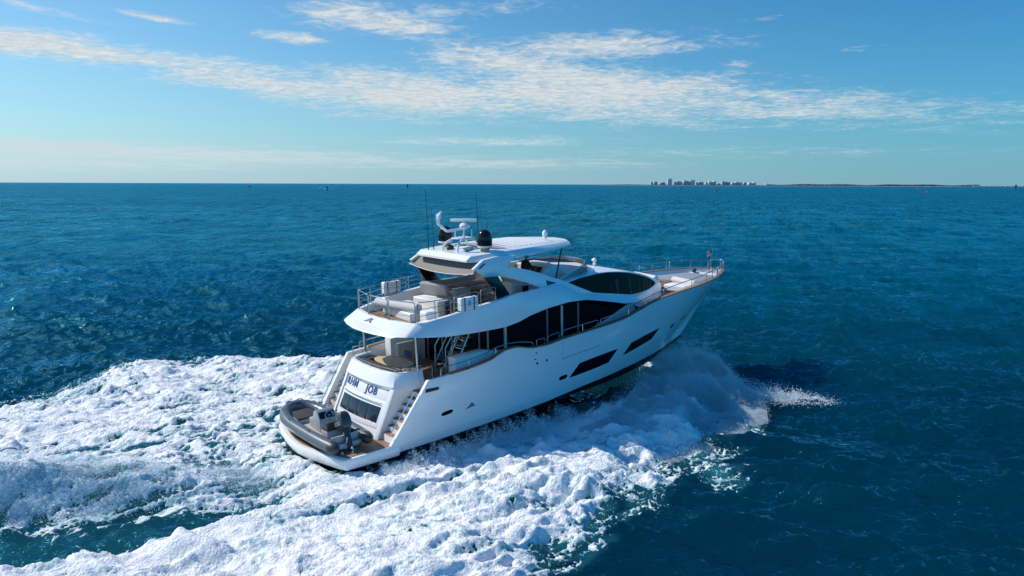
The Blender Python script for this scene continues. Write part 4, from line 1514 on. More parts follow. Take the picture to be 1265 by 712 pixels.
# ---- cockpit fittings
b = MB()
for i in range(7):
    z = 2.35 + 0.315 * i
    x = 5.75 + 0.19 * i
    b.box((x, -1.62, z), (0.30, 0.75, 0.045))
b.build('flybridge_stair_tread', TEAK, YB)
b = MB()
for y in (-1.98, -1.26):
    b.tube([(5.62, y, 2.08), (6.98, y, 4.42)], 0.035, 8)
    b.tube([(5.52, y, 2.1), (5.56, y, 3.70), (5.66, y, 3.82), (6.2, y, 4.55)], 0.024, 8)
    b.tube([(5.54, y, 2.95), (6.5, y, 4.5)], 0.018, 8)
for i in range(6):
    z = 2.35 + 0.315 * i
    x = 5.75 + 0.19 * i
    b.tube([(x - 0.1, -1.98, z - 0.02), (x, -1.8, z - 0.16), (x, -1.44, z - 0.16), (x - 0.1, -1.26, z - 0.02)], 0.016, 6)
b.build('flybridge_stair_frame', STEEL, YB)
for sg in (-1, 1):
    b = MB()
    b.prism([(5.55, 2.06), (5.55, 3.38), (7.05, 3.43), (8.45, 3.16), (8.45, 2.06)], 'y', sg * 2.16, sg * 2.62)
    b.build('side_fairing', WHITE, YB, bevel=0.02)
soft('cockpit_bar', IVORY, (6.2, 2.35, 2.62), (0.9, 0.9, 1.1), 0, YB, 0.03)
soft('cockpit_sofa', DARKCUSH, (3.62, 0.0, 2.72), (0.5, 3.5, 0.5), 0, YB, 0.08)
soft('cockpit_sofa', DARKCUSH, (4.05, 1.62, 2.66), (0.9, 0.5, 0.5), 0, YB, 0.08)

# ---- foredeck
def bolster(p0, p1, r):
    b = MB()
    p0, p1 = Vector(p0), Vector(p1)
    d = (p1 - p0).normalized()
    b.tube([p0, p0 + d * 0.04, p0 + d * 0.1, p1 - d * 0.1, p1 - d * 0.04, p1], [r * 0.8, r * 0.95, r, r, r * 0.95, r * 0.8], 16)
    return b.build('seat_bolster', CUSH, YB, angle=55)


bolster((22.35, 2.15, 4.28), (21.75, 0.05, 4.32), 0.20)
bolster((22.75, -0.35, 4.22), (22.45, -2.1, 4.18), 0.20)
soft('foredeck_seat', SATIN, (21.9, -1.35, 4.0), (0.9, 1.3, 0.34), 0.1, YB, 0.06)
soft('foredeck_seat', SATIN, (21.4, 1.3, 4.0), (0.8, 1.3, 0.34), -0.1, YB, 0.06)
soft('foredeck_table', TEAK, (22.35, -0.15, 4.15), (0.5, 0.5, 0.05), 0, YB, 0.01)
b = MB()
b.prism([(23.0, -1.75), (25.9, -0.95), (25.9, 0.95), (23.0, 1.75)], 'z', 3.80, 4.14)
b.build('covered_sun_pad', mat('pale_grey_cover', (0.24, 0.27, 0.31), 0.8, noise=0.04, nscale=3, bump=0.15, bscale=20), YB, bevel=0.06, angle=50)
b = MB()
b.prism([(26.0, -0.95), (27.3, -0.42), (27.3, 0.42), (26.0, 0.95)], 'z', 3.8, 4.16)
b.build('anchor_locker', WHITE, YB, bevel=0.05)
b = MB()
b.lathe((26.5, -0.25, 4.16), [(0.15, 0), (0.15, 0.05), (0.08, 0.07), (0.08, 0.2), (0.12, 0.23), (0.12, 0.27), (0, 0.28)], 14)
b.lathe((26.5, 0.3, 4.16), [(0.13, 0), (0.13, 0.05), (0.07, 0.07), (0.07, 0.18), (0.11, 0.2), (0, 0.24)], 14)
b.tube([(26.6, -0.1, 4.2), (27.2, -0.08, 4.2), (27.8, -0.05, 4.24)], 0.03, 6)
b.build('windlass', STEEL, YB)
b = MB()
b.tube([(26.95, 0, 4.16), (26.99, 0, 5.5)], 0.018, 7)
b.build('jack_staff', STEEL, YB)
# ------------------------------------------------------------------ things carried on board
def build_dinghy():
    o = aboard('rubber_dinghy', (0.95, 0.1, 0.614), 'grey inflatable dinghy with centre console resting on the swim platform', 'dinghy')
    L = Vector((0.95, 0.1, 0.614))

    def q(p):
        return Vector(p) - L
    ctrl = [(0.18, -2.12, .99), (0.13, -1.2, 1.0), (.12, 0, 1.02), (.14, 1.0, 1.05), (.24, 1.75, 1.11), (.50, 2.28, 1.18), (.85, 2.52, 1.23), (1.2, 2.52, 1.23), (1.5, 2.30, 1.19),
            (1.71, 1.8, 1.11), (1.79, 1.0, 1.05), (1.78, 0, 1.01), (1.73, -1.2, .98), (1.67, -2.02, .97)]
    pts = []
    for i in range(len(ctrl) - 1):                      # Catmull-Rom
        p0, p1, p2, p3 = [Vector(ctrl[min(max(k, 0), len(ctrl) - 1)]) for k in (i - 1, i, i + 1, i + 2)]
        for t in np.linspace(0, 1, 6)[:-1]:
            pts.append(q(0.5 * ((2 * p1) + (p2 - p0) * t + (2 * p0 - 5 * p1 + 4 * p2 - p3) * t**2 + (3 * p1 - p0 - 3 * p2 + p3) * t**3)))
    pts.append(q(ctrl[-1]))
    b = MB()
    b.tube(pts, 0.235, 18)
    tube = b.build('buoyancy_tube', TUBE, o, angle=60)
    for end, inw in ((pts[0], pts[1]), (pts[-1], pts[-2])):
        d = (end - inw).normalized()
        b = MB()
        b.tube([end - d * 0.01, end + d * 0.10, end + d * 0.24, end + d * 0.36, end + d * 0.42], [0.237, 0.235, 0.20, 0.12, 0.03], 18)
        b.build('tube_cone', TUBE_D, tube, angle=60)
    b = MB()
    c = sum((p for p in pts), Vector()) / len(pts)
    strip = [p + ((p - c) * Vector((1, 1, 0))).normalized() * 0.225 + Vector((0, 0, -0.05)) for p in pts]
    b.tube(strip, 0.035, 8)
    b.build('rubbing_strake', GREYP, tube)
    b = MB()
    for k in range(8, len(pts) - 6, 7):
        p = pts[k]
        n = ((p - c) * Vector((1, 1, 0))).normalized()
        t = (pts[k + 1] - pts[k - 1]).normalized()
        b.tube([p - t * 0.12 + n * 0.10 + Vector((0, 0, .212)), p - t * 0.06 + n * 0.12 + Vector((0, 0, .25)), p + t * 0.06 + n * 0.12 + Vector((0, 0, .25)), p + t * 0.12 + n * 0.10 + Vector((0, 0, .212))], 0.018, 6)
    g = b.build('grab_handle', RUBBER, tube)
    g['kind'] = 'stuff'
    # rigid hull below the tubes
    b = MB()
    rings = []
    for y, w, zk, zd in ((-2.0, .72, .70, .92), (-1, .74, .68, .92), (0, .75, .68, .93), (1.0, .74, .70, .95), (1.8, .60, .78, 1.0), (2.35, .30, .92, 1.08)):
        rings.append([q((0.95 - w, y, zd)), q((0.95 - w * .6, y, (zk + zd) / 2 - .05)), q((0.95, y, zk)), q((0.95 + w * .6, y, (zk + zd) / 2 - .05)), q((0.95 + w, y, zd))])
    b.loft(rings)
    b.build('hull', GREYP, o)
    b = MB()
    b.box(q((0.95, -0.2, 0.945)), (1.2, 3.2, 0.03))
    b.build('floor_mat', mat('dinghy_floor', (0.42, 0.39, 0.33), 0.7, noise=0.06), o)
    b = MB()
    b.loft([[q((0.95 - w, y, 0.93)), q((0.95 + w, y, 0.93)), q((0.95 + w, y, z)), q((0.95 - w, y, z))] for y, w, z in ((1.05, .56, 1.10), (1.6, .52, 1.13), (2.05, .36, 1.18))])
    lk = b.build('bow_locker', GREYP, o, bevel=0.02)
    b = MB()
    b.loft([[q((0.95 - w, y, z)), q((0.95 + w, y, z)), q((0.95 + w, y, z + .07)), q((0.95 - w, y, z + .07))] for y, w, z in ((1.08, .52, 1.105), (1.6, .46, 1.135), (1.95, .34, 1.17))])
    b.build('locker_cushion', DARKCUSH, lk, bevel=0.02)
    b = MB()
    b.box(q((1.03, 2.66, 1.34)), (0.55, 0.32, 0.12))
    b.box(q((1.03, 2.52, 1.41)), (0.5, 0.3, 0.03))
    b.build('bow_step', TUBE_D, o, bevel=0.02)
    # console
    b = MB()
    prof = [(0.42, 0.94), (0.42, 1.45), (0.30, 1.72), (0.16, 1.80), (0.02, 1.72), (-0.16, 1.45), (-0.20, 0.94)]
    b.loft([[q((0.98 + s * w, -0.25 + y, z)) for y, z in prof] for s, w in ((-1, .36), (-.9, .40), (.9, .40), (1, .36))])
    con = b.build('console', GREYP, o, angle=40, bevel=0.02)
    b = MB()
    b.box(q((0.98, -0.25 - 0.085, 1.60)), (0.62, 0.02, 0.26), Matrix.Rotation(-0.55, 3, 'X'))
    b.build('instrument_panel', BLACK, con)
    b = MB()
    wc = q((0.98, -0.52, 1.62))
    ux, uy = Vector((1, 0, 0)), Vector((0, 0.5, 0.866))
    ring = [wc + (ux * math.cos(a) + uy * math.sin(a)) * 0.17 for a in np.linspace(0, 2 * math.pi, 19)[:-1]]
    b.tube(ring, 0.018, 6, closed=True)
    for k in (0, 6, 12):
        b.tube([wc, ring[k]], 0.013, 5)
    b.tube([wc, wc + Vector((0, .18, -.1))], 0.025, 7)
    b.build('steering_wheel', STEEL, con)
    b = MB()
    b.box(q((0.98, 0.38, 1.14)), (0.62, 0.42, 0.40))
    b.build('console_seat', GREYP, con, bevel=0.04)
    b = MB()
    b.tube([q((0.66, -0.1, 1.7)), q((0.66, 0.0, 1.86)), q((0.98, 0.03, 1.9)), q((1.30, 0.0, 1.86)), q((1.30, -0.1, 1.7))], 0.018, 6)
    b.build('console_rail', STEEL, con)
    b = MB()
    b.box(q((0.96, -1.05, 1.10)), (1.0, 0.48, 0.34))
    hs = b.build('helm_bench', GREYP, o, bevel=0.03)
    b = MB()
    b.box(q((0.96, -1.05, 1.30)), (0.98, 0.46, 0.10))
    b.box(q((0.96, -1.27, 1.46)), (0.98, 0.10, 0.3))
    b.build('bench_cushion', DARKCUSH, hs, bevel=0.03)
    b = MB()
    b.box(q((0.94, -1.78, 1.02)), (1.15, 0.07, 0.34))
    b.build('transom_board', GREYP, o, bevel=0.01)
    # outboard motor, tilted up
    b = MB()
    M0 = Matrix.Translation(q((0.96, -1.72, 1.42))) @ Matrix.Rotation(math.radians(-30), 4, 'X')

    def mm(p):
        return M0 @ Vector(p)
    b.loft([[mm((sx * w, sy * l + oy, z)) for sx, sy in ((-.8, -1), (.8, -1), (1, -.6), (1, .6), (.8, 1), (-.8, 1), (-1, .6), (-1, -.6))]
            for z, w, l, oy in ((-0.04, .18, .28, -.02), (0.10, .23, .36, 0), (0.34, .23, .37, 0), (0.50, .20, .33, .0), (0.60, .13, .24, .0))])
    om = b.build('outboard_cowling', MOTOR, o, angle=50, bevel=0.02)
    for z in (0.14, 0.22):
        b = MB()
        b.loft([[mm((s * .238, a, z + c)) for a, c in ((-.25, 0), (.25, .03), (.25, .06), (-.25, .03))] for s in (-1, 1)])
        b.build('cowling_stripe', GREYP, om)
    b = MB()
    b.loft([[mm((s * w, a, z)) for s, a in ((-1, -.09), (1, -.09), (1, .10), (-1, .10))] for z, w in ((0.0, .13), (-0.35, .11), (-0.62, .08), (-0.86, .055))])
    b.lathe(mm((0, 0.0, -0.80)), [(0.0, -.26), (.05, -.2), (.065, 0), (.06, .14), (.02, .22), (0, .23)], 12, 'y')
    b.build('outboard_leg', MOTOR, om)
    b = MB()
    for a in (0, 2.094, 4.188):
        d = Vector((math.cos(a), 0, math.sin(a)))
        e = Vector((-d.z, 0, d.x))
        p = mm((0, 0, -0.80)) + Vector((0, -0.22, 0))
        b.loft([[p + d * .03 + e * .02, p + d * .03 - e * .02, p + d * .03 - e * .02 + Vector((0, .01, 0)), p + d * .03 + e * .02 + Vector((0, .01, 0))],
                [p + d * .15 + e * .06, p + d * .15 - e * .05 + Vector((0, .04, 0)), p + d * .15 - e * .05 + Vector((0, .05, 0)), p + d * .15 + e * .06 + Vector((0, .01, 0))]])
    b.build('propeller', STEEL, om)
    b = MB()
    b.box(q((0.94, -1.84, 1.12)), (0.26, 0.10, 0.34))
    b.tube([q((0.80, -1.88, 1.0)), q((0.82, -2.06, 0.95)), q((0.84, -2.1, 1.2))], 0.025, 6)
    b.build('motor_bracket', STEEL, o)
    # chocks under the hull
    b = MB()
    for y in (-1.2, 1.1):
        b.prism([(q((0.45, 0, 0))[0], 0.002), (q((1.45, 0, 0))[0], 0.002), (q((1.40, 0, 0))[0], 0.16), (q((0.95, 0, 0))[0], 0.08), (q((0.5, 0, 0))[0], 0.16)], 'y', y - 0.1 - L.y - .06, y - L.y + 0.06)
        ch = b.build('cradle_chock', SATIN, o)
        b = MB()
    b.bm.free()
    return o


build_dinghy()

for sg, lab in ((-1, 'white life raft case strapped outside the near flybridge rail'), (1, 'white life raft case strapped outside the far flybridge rail')):
    o = aboard('life_raft', (6.12, sg * 2.82, 5.58), lab, 'life raft', 'life raft cases on the flybridge rails')
    b = MB()
    b.box((0, 0, 0), (0.86, 0.27, 0.52))
    sh = b.build('case', SATIN, o, bevel=0.05, seg=3)
    b = MB()
    b.box((0, 0, 0.0), (0.875, 0.285, 0.03))
    b.build('seam', GREYP, o, bevel=0.008)
    for x in (-0.25, 0.22):
        b = MB()
        b.box((x, 0, 0), (0.05, 0.29, 0.54))
        b.build('strap', TUBE_D, o, bevel=0.004)
    b = MB()
    b.box((-0.02, sg * 0.138, 0.03), (0.14, 0.012, 0.2))
    b.build('notice', mat('notice_blue', (0.25, 0.38, 0.5), 0.5), o)
    b = MB()
    b.box((0, -sg * 0.11, -0.285), (0.9, 0.12, 0.03))
    b.tube([(-0.4, -sg * 0.13, -0.29), (-0.4, -sg * 0.18, 0.26)], 0.014, 6)
    b.tube([(0.4, -sg * 0.13, -0.29), (0.4, -sg * 0.18, 0.26)], 0.014, 6)
    b.build('bracket', STEEL, o)

# cockpit table and chairs
o = aboard('dining_table', (4.45, 0.2, 2.07), 'oval teak dining table in the aft cockpit, half in sun', 'table')
b = MB()
ring = [(0.55 * (abs(math.cos(a)) ** .8) * math.copysign(1, math.cos(a)), 1.15 * (abs(math.sin(a)) ** .8) * math.copysign(1, math.sin(a))) for a in np.linspace(0, 2 * math.pi, 33)[:-1]]
b.loft([[(x * s, y * s, z) for x, y in ring] for s, z in ((.97, .84), (1, .855), (1, .88), (.97, .89))])
b.build('tabletop', mat('pale_teak', (0.46, 0.33, 0.20), 0.5, noise=0.12, nscale=6), o)
for y in (-0.5, 0.5):
    b = MB()
    b.lathe((0, y, 0), [(0.2, 0), (0.2, 0.03), (0.06, 0.06), (0.05, 0.8), (0.16, 0.84)], 16)
    b.build('leg', STEEL, o)


def chair(loc, rz, lab):
    o = aboard('director_chair', loc, lab, 'chair', 'navy chairs in the aft cockpit', rz)
    for y in (-0.25, 0.25):
        b = MB()
        b.tube([(-.24, y, 0), (.22, y, .45)], 0.016, 6)
        b.tube([(.24, y, 0), (-.22, y, .45)], 0.016, 6)
        b.tube([(-.24, y, .45), (-.28, y, .92)], 0.018, 6)
        b.tube([(-.26, y, .66), (.24, y, .66)], 0.022, 6)
        b.build('side_frame', STEEL, o)
    b = MB()
    b.box((0, 0, .45), (.46, .5, .03))
    b.build('seat', NAVY, o, bevel=0.01)
    b = MB()
    b.box((-.275, 0, .78), (.03, .52, .28), Matrix.Rotation(-.08, 3, 'Y'))
    b.build('backrest', NAVY, o, bevel=0.01)


chair((5.45, 1.05, 2.08), math.pi, 'navy backed chair at the cockpit table, nearest the pale bar cabinet')
chair((5.45, 0.25, 2.08), math.pi, 'navy backed chair at the middle of the cockpit table, facing aft')
chair((6.15, -0.55, 2.08), math.pi + 0.5, 'navy sling chair set back under the overhang near the flybridge stairs')


# ------------------------------------------------------------------ the person at the helm
def build_person():
    o = aboard('person', (10.80, -1.05, 5.15), 'person in black jacket and cap standing at the flybridge helm', 'person')
    bm = bmesh.new()
    sk = bm.verts.layers.skin.verify()
    V = {}

    def v(n, p, r, r2=None):
        w = bm.verts.new(p)
        w[sk].radius = (r, r2 or r)
        V[n] = w
        return w

    def e(*ns):
        for a, c in zip(ns[:-1], ns[1:]):
            bm.edges.new((V[a], V[c]))
    v('pelvis', (0, 0, .95), .155, .125)
    V['pelvis'][sk].use_root = True
    v('waist', (.01, 0, 1.12), .15, .115)
    v('chest', (.05, 0, 1.32), .175, .125)
    v('neck0', (.09, 0, 1.50), .075)
    v('neck', (.12, 0, 1.56), .055)
    v('head', (.15, 0, 1.655), .088, .098)
    v('crown', (.155, 0, 1.74), .075, .08)
    e('pelvis', 'waist', 'chest', 'neck0', 'neck', 'head', 'crown')
    for s, n in ((1, 'l'), (-1, 'r')):
        v('hip' + n, (0, s * .10, .88), .10)
        v('knee' + n, (.03, s * .12, .49), .068)
        v('ankle' + n, (-.02, s * .13, .10), .048)
        v('toe' + n, (.15, s * .14, .045), .04)
        e('pelvis', 'hip' + n, 'knee' + n, 'ankle' + n, 'toe' + n)
        v('sh' + n, (.06, s * .20, 1.43), .075)
        v('elb' + n, (.16, s * .29, 1.17), .052)
        v('wri' + n, (.38, s * .20, 1.06), .034)
        v('palm' + n, (.45, s * .17, 1.05), .036, .022)
        e('chest', 'sh' + n, 'elb' + n, 'wri' + n, 'palm' + n)
        for i, (dy, ln) in enumerate(((.03, .062), (.010, .075), (-.010, .07), (-.028, .055))):
            v(f'f{n}{i}a', (.49, s * .17 + dy, 1.045), .010)
            v(f'f{n}{i}b', (.49 + ln * .6, s * .17 + dy, 1.02), .009)
            v(f'f{n}{i}c', (.49 + ln * .7, s * .17 + dy, .98), .007)
            e('palm' + n, f'f{n}{i}a', f'f{n}{i}b', f'f{n}{i}c')
        v('t' + n + 'a', (.45, s * .125, 1.04), .011)
        v('t' + n + 'b', (.49, s * .105, 1.02), .009)
        e('palm' + n, 't' + n + 'a', 't' + n + 'b')
    me = bpy.data.meshes.new('body_cage')
    bm.to_mesh(me)
    bm.free()
    t = bpy.data.objects.new('body_cage', me)
    COL.objects.link(t)
    t.modifiers.new('skin', 'SKIN').use_smooth_shade = True
    t.modifiers.new('sub', 'SUBSURF').render_levels = 2
    t.modifiers['sub'].levels = 2
    dg = bpy.context.evaluated_depsgraph_get()
    mesh = bpy.data.meshes.new_from_object(t.evaluated_get(dg))
    bpy.data.objects.remove(t)
    mesh.name = 'body'
    mesh.materials.clear()
    mesh.materials.append(CLOTH_K)
    mesh.materials.append(SKIN)
    for p in mesh.polygons:
        p.use_smooth = True
        c = p.center
        if c.z > 1.53 or (c.x > .40 and .9 < c.z < 1.2):
            p.material_index = 1
    body = bpy.data.objects.new('body', mesh)
    COL.objects.link(body)
    body.parent = o
    b = MB()
    b.ball((.235, 0, 1.655), (.022, .014, .02), 8, 6)
    b.build('nose', SKIN, o)
    b = MB()
    for s in (-1, 1):
        b.ball((.222, s * .032, 1.68), (.012, .014, .009), 8, 6)
        b.build('eye', BLACK, o)
        b = MB()
        b.ball((.135, s * .092, 1.66), (.022, .012, .032), 8, 6)
        b.build('ear', SKIN, o)
        b = MB()
    b.box((.238, 0, 1.615), (.008, .05, .010))
    b.build('mouth', mat('lips', (.25, .10, .09), .5), o, bevel=0.002)
    b = MB()
    b.lathe((.145, 0, 1.695), [(.108, 0), (.110, .03), (.10, .075), (.07, .11), (.0, .125)], 18)
    b.loft([[(.145 + x, y, 1.70 - abs(y) * .2 + dz) for x, y in ((.08, -.07), (.17, -.05), (.19, 0), (.17, .05), (.08, .07))] for dz in (0, .012)])
    b.build('cap', CLOTH_K, o)
    b = MB()
    b.loft([[(x, 0 + .30 * c * w, z + 0) if False else (.02 + w * math.cos(a) * .17 + dx, w * math.sin(a) * .21, z) for a in np.linspace(0, 2 * math.pi, 17)[:-1]]
            for z, w, dx, c, x in ((.90, 1.0, 0, 0, 0), (1.0, 1.03, 0, 0, 0), (1.15, .98, .01, 0, 0), (1.3, 1.08, .03, 0, 0), (1.42, 1.05, .05, 0, 0), (1.50, .55, .08, 0, 0))])
    b.build('jacket', CLOTH_K, o, angle=70)


build_person()

# flag at the jackstaff: stripes with a blue canton, blowing aft
o = aboard('flag', (26.99, 0, 5.05), 'small red white and blue striped flag flying from the bow staff', 'flag')
b = MB()
rows = []
fm = bpy.data.materials.new('flag_cloth')
fm.use_nodes = True
_k = NT(fm.node_tree)
_o = _k.n('ShaderNodeOutputMaterial')
_s2 = _k.n('ShaderNodeSeparateXYZ', inp={0: _k.n('ShaderNodeTexCoord').outputs['Object']})
_st = _k.math('GREATER_THAN', _k.math('FRACT', _k.math('MULTIPLY', _s2.outputs[2], 13.0 / (2 * 0.42))), 0.5)
_c = _k.mix(_st, (0.45, 0.03, 0.04), (0.75, 0.75, 0.75))
_cant = _k.math('MULTIPLY', _k.math('GREATER_THAN', _s2.outputs[0], -0.22), _k.math('GREATER_THAN', _s2.outputs[2], 0.235))
_c = _k.mix(_cant, _c, (0.02, 0.03, 0.13))
_p = _k.n('ShaderNodeBsdfPrincipled', inp={'Base Color': _c, 'Roughness': 0.8})
_k.l(_p.outputs[0], _o.inputs[0])
for i in range(15):
    x = -0.52 * i / 14
    rows.append([(x, 0.06 * math.sin(i * .9) * i / 14, z - 0.04 * i / 14) for z in np.linspace(.08, .42, 8)])
b.sheet(rows)
b.build('cloth', fm, o, angle=80)
b = MB()
b.tube([(0.0, 0, 0.0), (0.0, 0, 0.43)], 0.022, 6)
b.build('hoist', SATIN, o)

o = aboard('fender', (26.0, 0.55, 4.16), 'small navy blue fender lying on the bow beside the anchor locker', 'fender')
b = MB()
b.tube([(-0.2, -.12, .12), (-.16, -.1, .12), (.16, .08, .12), (.2, .1, .12)], [.06, .12, .12, .06], 12)
b.build('fender_body', NAVY, o)
b = MB()
b.tube([(.2, .1, .12), (.3, .16, .10), (.4, .12, .03), (.3, 0, .015)], .012, 5)
b.build('lanyard', SATIN, o)
# ------------------------------------------------------------------ far things on the horizon
def sea_at(px, dist):
    """a point of the sea on the bearing of photo column px, dist metres out"""
    return Vector(((px - 632.5) / 947.0 * dist * 1.0, dist, 0.0))


LAND_D = 9000.0
K = LAND_D / 947.0                                # metres per photo pixel at the headland
SAND = mat('shore_sand', (0.20, 0.22, 0.22), 0.9)  # greyed with painted air haze
FOLI = mat('far_foliage', (0.055, 0.085, 0.095), 0.9, noise=0.3, nscale=0.02)  # blue of the hazy distance mixed into the leaf colour
WIN = mat('tower_glass', (0.24, 0.31, 0.36), 0.4)  # paled by haze put into the colour
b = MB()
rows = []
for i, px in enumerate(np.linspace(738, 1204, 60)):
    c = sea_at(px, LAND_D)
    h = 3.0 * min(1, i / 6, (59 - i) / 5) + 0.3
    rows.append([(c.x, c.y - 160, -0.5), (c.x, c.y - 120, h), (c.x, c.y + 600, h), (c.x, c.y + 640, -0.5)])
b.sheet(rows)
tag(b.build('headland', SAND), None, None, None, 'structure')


def wood(name, x0, x1, hmin, hmax, dens, d, seed, lab):
    r = np.random.default_rng(seed)
    Vs, Fs, n0 = [], [], 0
    base = np.array([(math.cos(a) * math.cos(bb), math.sin(a) * math.cos(bb), math.sin(bb)) for bb in (-0.5, 0.25, 0.9) for a in np.linspace(0, 2 * math.pi, 7)[:-1]] + [(0, 0, 1)])
    faces = [(i + 6 * k, (i + 1) % 6 + 6 * k, (i + 1) % 6 + 6 * (k + 1), i + 6 * (k + 1)) for k in range(2) for i in range(6)] + [(12 + i, 12 + (i + 1) % 6, 18, 18) for i in range(6)]
    faces = np.array(faces)
    for _ in range(int((x1 - x0) * dens)):
        px = r.uniform(x0, x1)
        env = 0.55 + 0.45 * math.sin(px * 0.09 + seed) * math.sin(px * 0.031)
        h = (hmin + (hmax - hmin) * max(0, env)) * r.uniform(0.7, 1.15)
        c = sea_at(px, d + r.uniform(-60, 250))
        w = h * r.uniform(0.6, 1.3)
        P = base * np.array([w, w, h * 0.55]) * (1 + r.uniform(-.18, .18, (19, 1))) + np.array([c.x, c.y, 3 + h * 0.45])
        Vs.append(P)
        Fs.append(faces + n0)
        n0 += 19
    V, F = np.concatenate(Vs), np.concatenate(Fs)
    F3 = np.concatenate([F[:, [0, 1, 2]], F[F[:, 2] != F[:, 3]][:, [0, 2, 3]]])
    o = np_mesh(name, V, F3, FOLI, smooth=False)
    tag(o, lab, None, None, 'stuff')


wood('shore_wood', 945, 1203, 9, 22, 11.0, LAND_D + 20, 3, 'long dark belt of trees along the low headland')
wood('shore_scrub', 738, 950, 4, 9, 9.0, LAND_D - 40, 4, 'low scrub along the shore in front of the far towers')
towers = [(801.5, 804.5, 57, 0), (805.8, 810.0, 55, 1), (812.2, 819.5, 57, 0), (822.4, 827.7, 33, 2), (829.8, 840.0, 50, 0), (841.4, 849.6, 46, 1), (850.0, 855.8, 41, 2), (857.2, 866.1, 54, 3),
          (868.6, 871.6, 55, 0), (872.1, 881.4, 48, 2), (883.4, 887.6, 66, 3), (888.3, 898.9, 52, 1), (900.6, 913.5, 55, 0), (915.3, 919.1, 58, 3), (920.8, 929.9, 57, 2), (942.6, 944.0, 62, 3)]
TW = [mat('tower_pale', (0.58, 0.64, 0.67), 0.7), mat('tower_grey', (0.42, 0.49, 0.54), 0.7), mat('tower_white', (0.70, 0.74, 0.76), 0.7), mat('tower_sand', (0.56, 0.56, 0.53), 0.7)]  # wall colours lightened and blued as painted haze
names = ['pale waterfront tower block at the left end of the far skyline', 'grey slab block second from the left end of the far skyline', 'wide low pale block left of the tallest far tower', 'tallest white tower on the far skyline',
         'broad pale block just right of the tallest far tower', 'grey stepped block near the middle of the far skyline', 'high white block right of the grey stepped one on the skyline', 'sand coloured low block with a raised middle on the skyline',
         'narrow pale block left of the wide white one on the far shore', 'wide white apartment block in the right half of the far skyline', 'lowest sand coloured house between the white and grey blocks', 'long grey block with a raised end on the far shore',
         'longest pale apartment row right of the long grey block', 'small sand coloured block near the right end of the skyline', 'white apartment block at the right end of the far skyline', 'lone little tower among the trees right of the skyline']
for (x0, x1, top, mi), lab in zip(towers, names):
    h = (80 - top) / 6.325 * K * 1.12
    w = (x1 - x0) * K * 0.98
    c = sea_at((x0 + x1) / 2, LAND_D + 120)
    o = empty('tower_block', Matrix.Translation((c.x, c.y, 2.0)) @ Matrix.Rotation(rng.uniform(-.12, .12), 4, 'Z'))
    tag(o, lab, 'building', 'far shore buildings')
    dpt = min(60, max(22, w * 0.6))
    b = MB()
    nseg = 3 if w > 60 else 1
    for s in range(nseg):
        ww = w / nseg
        hh = h * (1.0 if nseg == 1 else (0.82, 1.0, 0.90)[(s + mi) % 3])
        xx = -w / 2 + ww * (s + .5)
        b.prism([(xx - ww / 2 + 0.004 * s, -dpt / 2 + s * 2), (xx + ww / 2, -dpt / 2 + s * 2), (xx + ww / 2, dpt / 2), (xx - ww / 2 + 0.004 * s, dpt / 2)], 'z', 0, hh)
        b.prism([(xx - ww * .2, -dpt / 4), (xx + ww * .2, -dpt / 4), (xx + ww * .2, dpt / 4), (xx - ww * .2, dpt / 4)], 'z', hh - .1, hh + 4)
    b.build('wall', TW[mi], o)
    b = MB()
    nf = max(2, int(h / 8))
    for fl in range(nf):
        z = (fl + 0.55) * h * 0.8 / nf
        b.box((0, -dpt / 2 - 0.6 + (0 if nseg == 1 else 0), z), (w * 0.9, 0.5, h * 0.8 / nf * 0.42))
    g = b.build('window_band', WIN, o)
    g['kind'] = 'stuff'

RED, GRN, YEL = mat('buoy_red', (0.36, 0.03, 0.025), 0.5), mat('buoy_green', (0.02, 0.07, 0.06), 0.5), mat('buoy_orange', (0.45, 0.14, 0.03), 0.5)
POST = mat('dark_pile', (0.02, 0.022, 0.025), 0.8)


def buoy(px, base_y, hpx, m, lab):
    hor = 225.4 + px / 1265 * 4.5
    d = CAM_H * 947 / (base_y - hor)
    h = hpx / 947 * d
    c = sea_at(px, d)
    o = empty('navigation_buoy', Matrix.Translation(c))
    tag(o, lab, 'buoy', 'channel buoys')
    b = MB()
    b.lathe((0, 0, -0.4), [(.30 * h, 0), (.32 * h, .06 * h), (.30 * h, .22 * h), (.2 * h, .27 * h)], 16)
    b.build('float', m, o)
    b = MB()
    for a in (0.8, 2.4, 3.9, 5.5):
        b.tube([(.22 * h * math.cos(a), .22 * h * math.sin(a), .18 * h), (.09 * h * math.cos(a), .09 * h * math.sin(a), .8 * h)], .02 * h, 6)
    b.lathe((0, 0, .45 * h), [(.17 * h, 0), (.15 * h, .3 * h)], 10)
    b.build('tower', m, o)
    b = MB()
    b.lathe((0, 0, .79 * h), [(.1 * h, 0), (.1 * h, .05 * h), (.05 * h, .08 * h), (.05 * h, .16 * h), (0, .2 * h)], 10)
    b.build('lantern', POST, o)


buoy(881.6, 237.4, 5.6, RED, 'red channel buoy below the far skyline')
buoy(839.0, 234.0, 3.8, GRN, 'dark green channel buoy left of the red one below the skyline')
buoy(1141.0, 238.0, 5.0, RED, 'red channel buoy near the right end of the headland')
buoy(1128.0, 233.4, 2.4, YEL, 'tiny orange buoy just left of the red one by the headland')


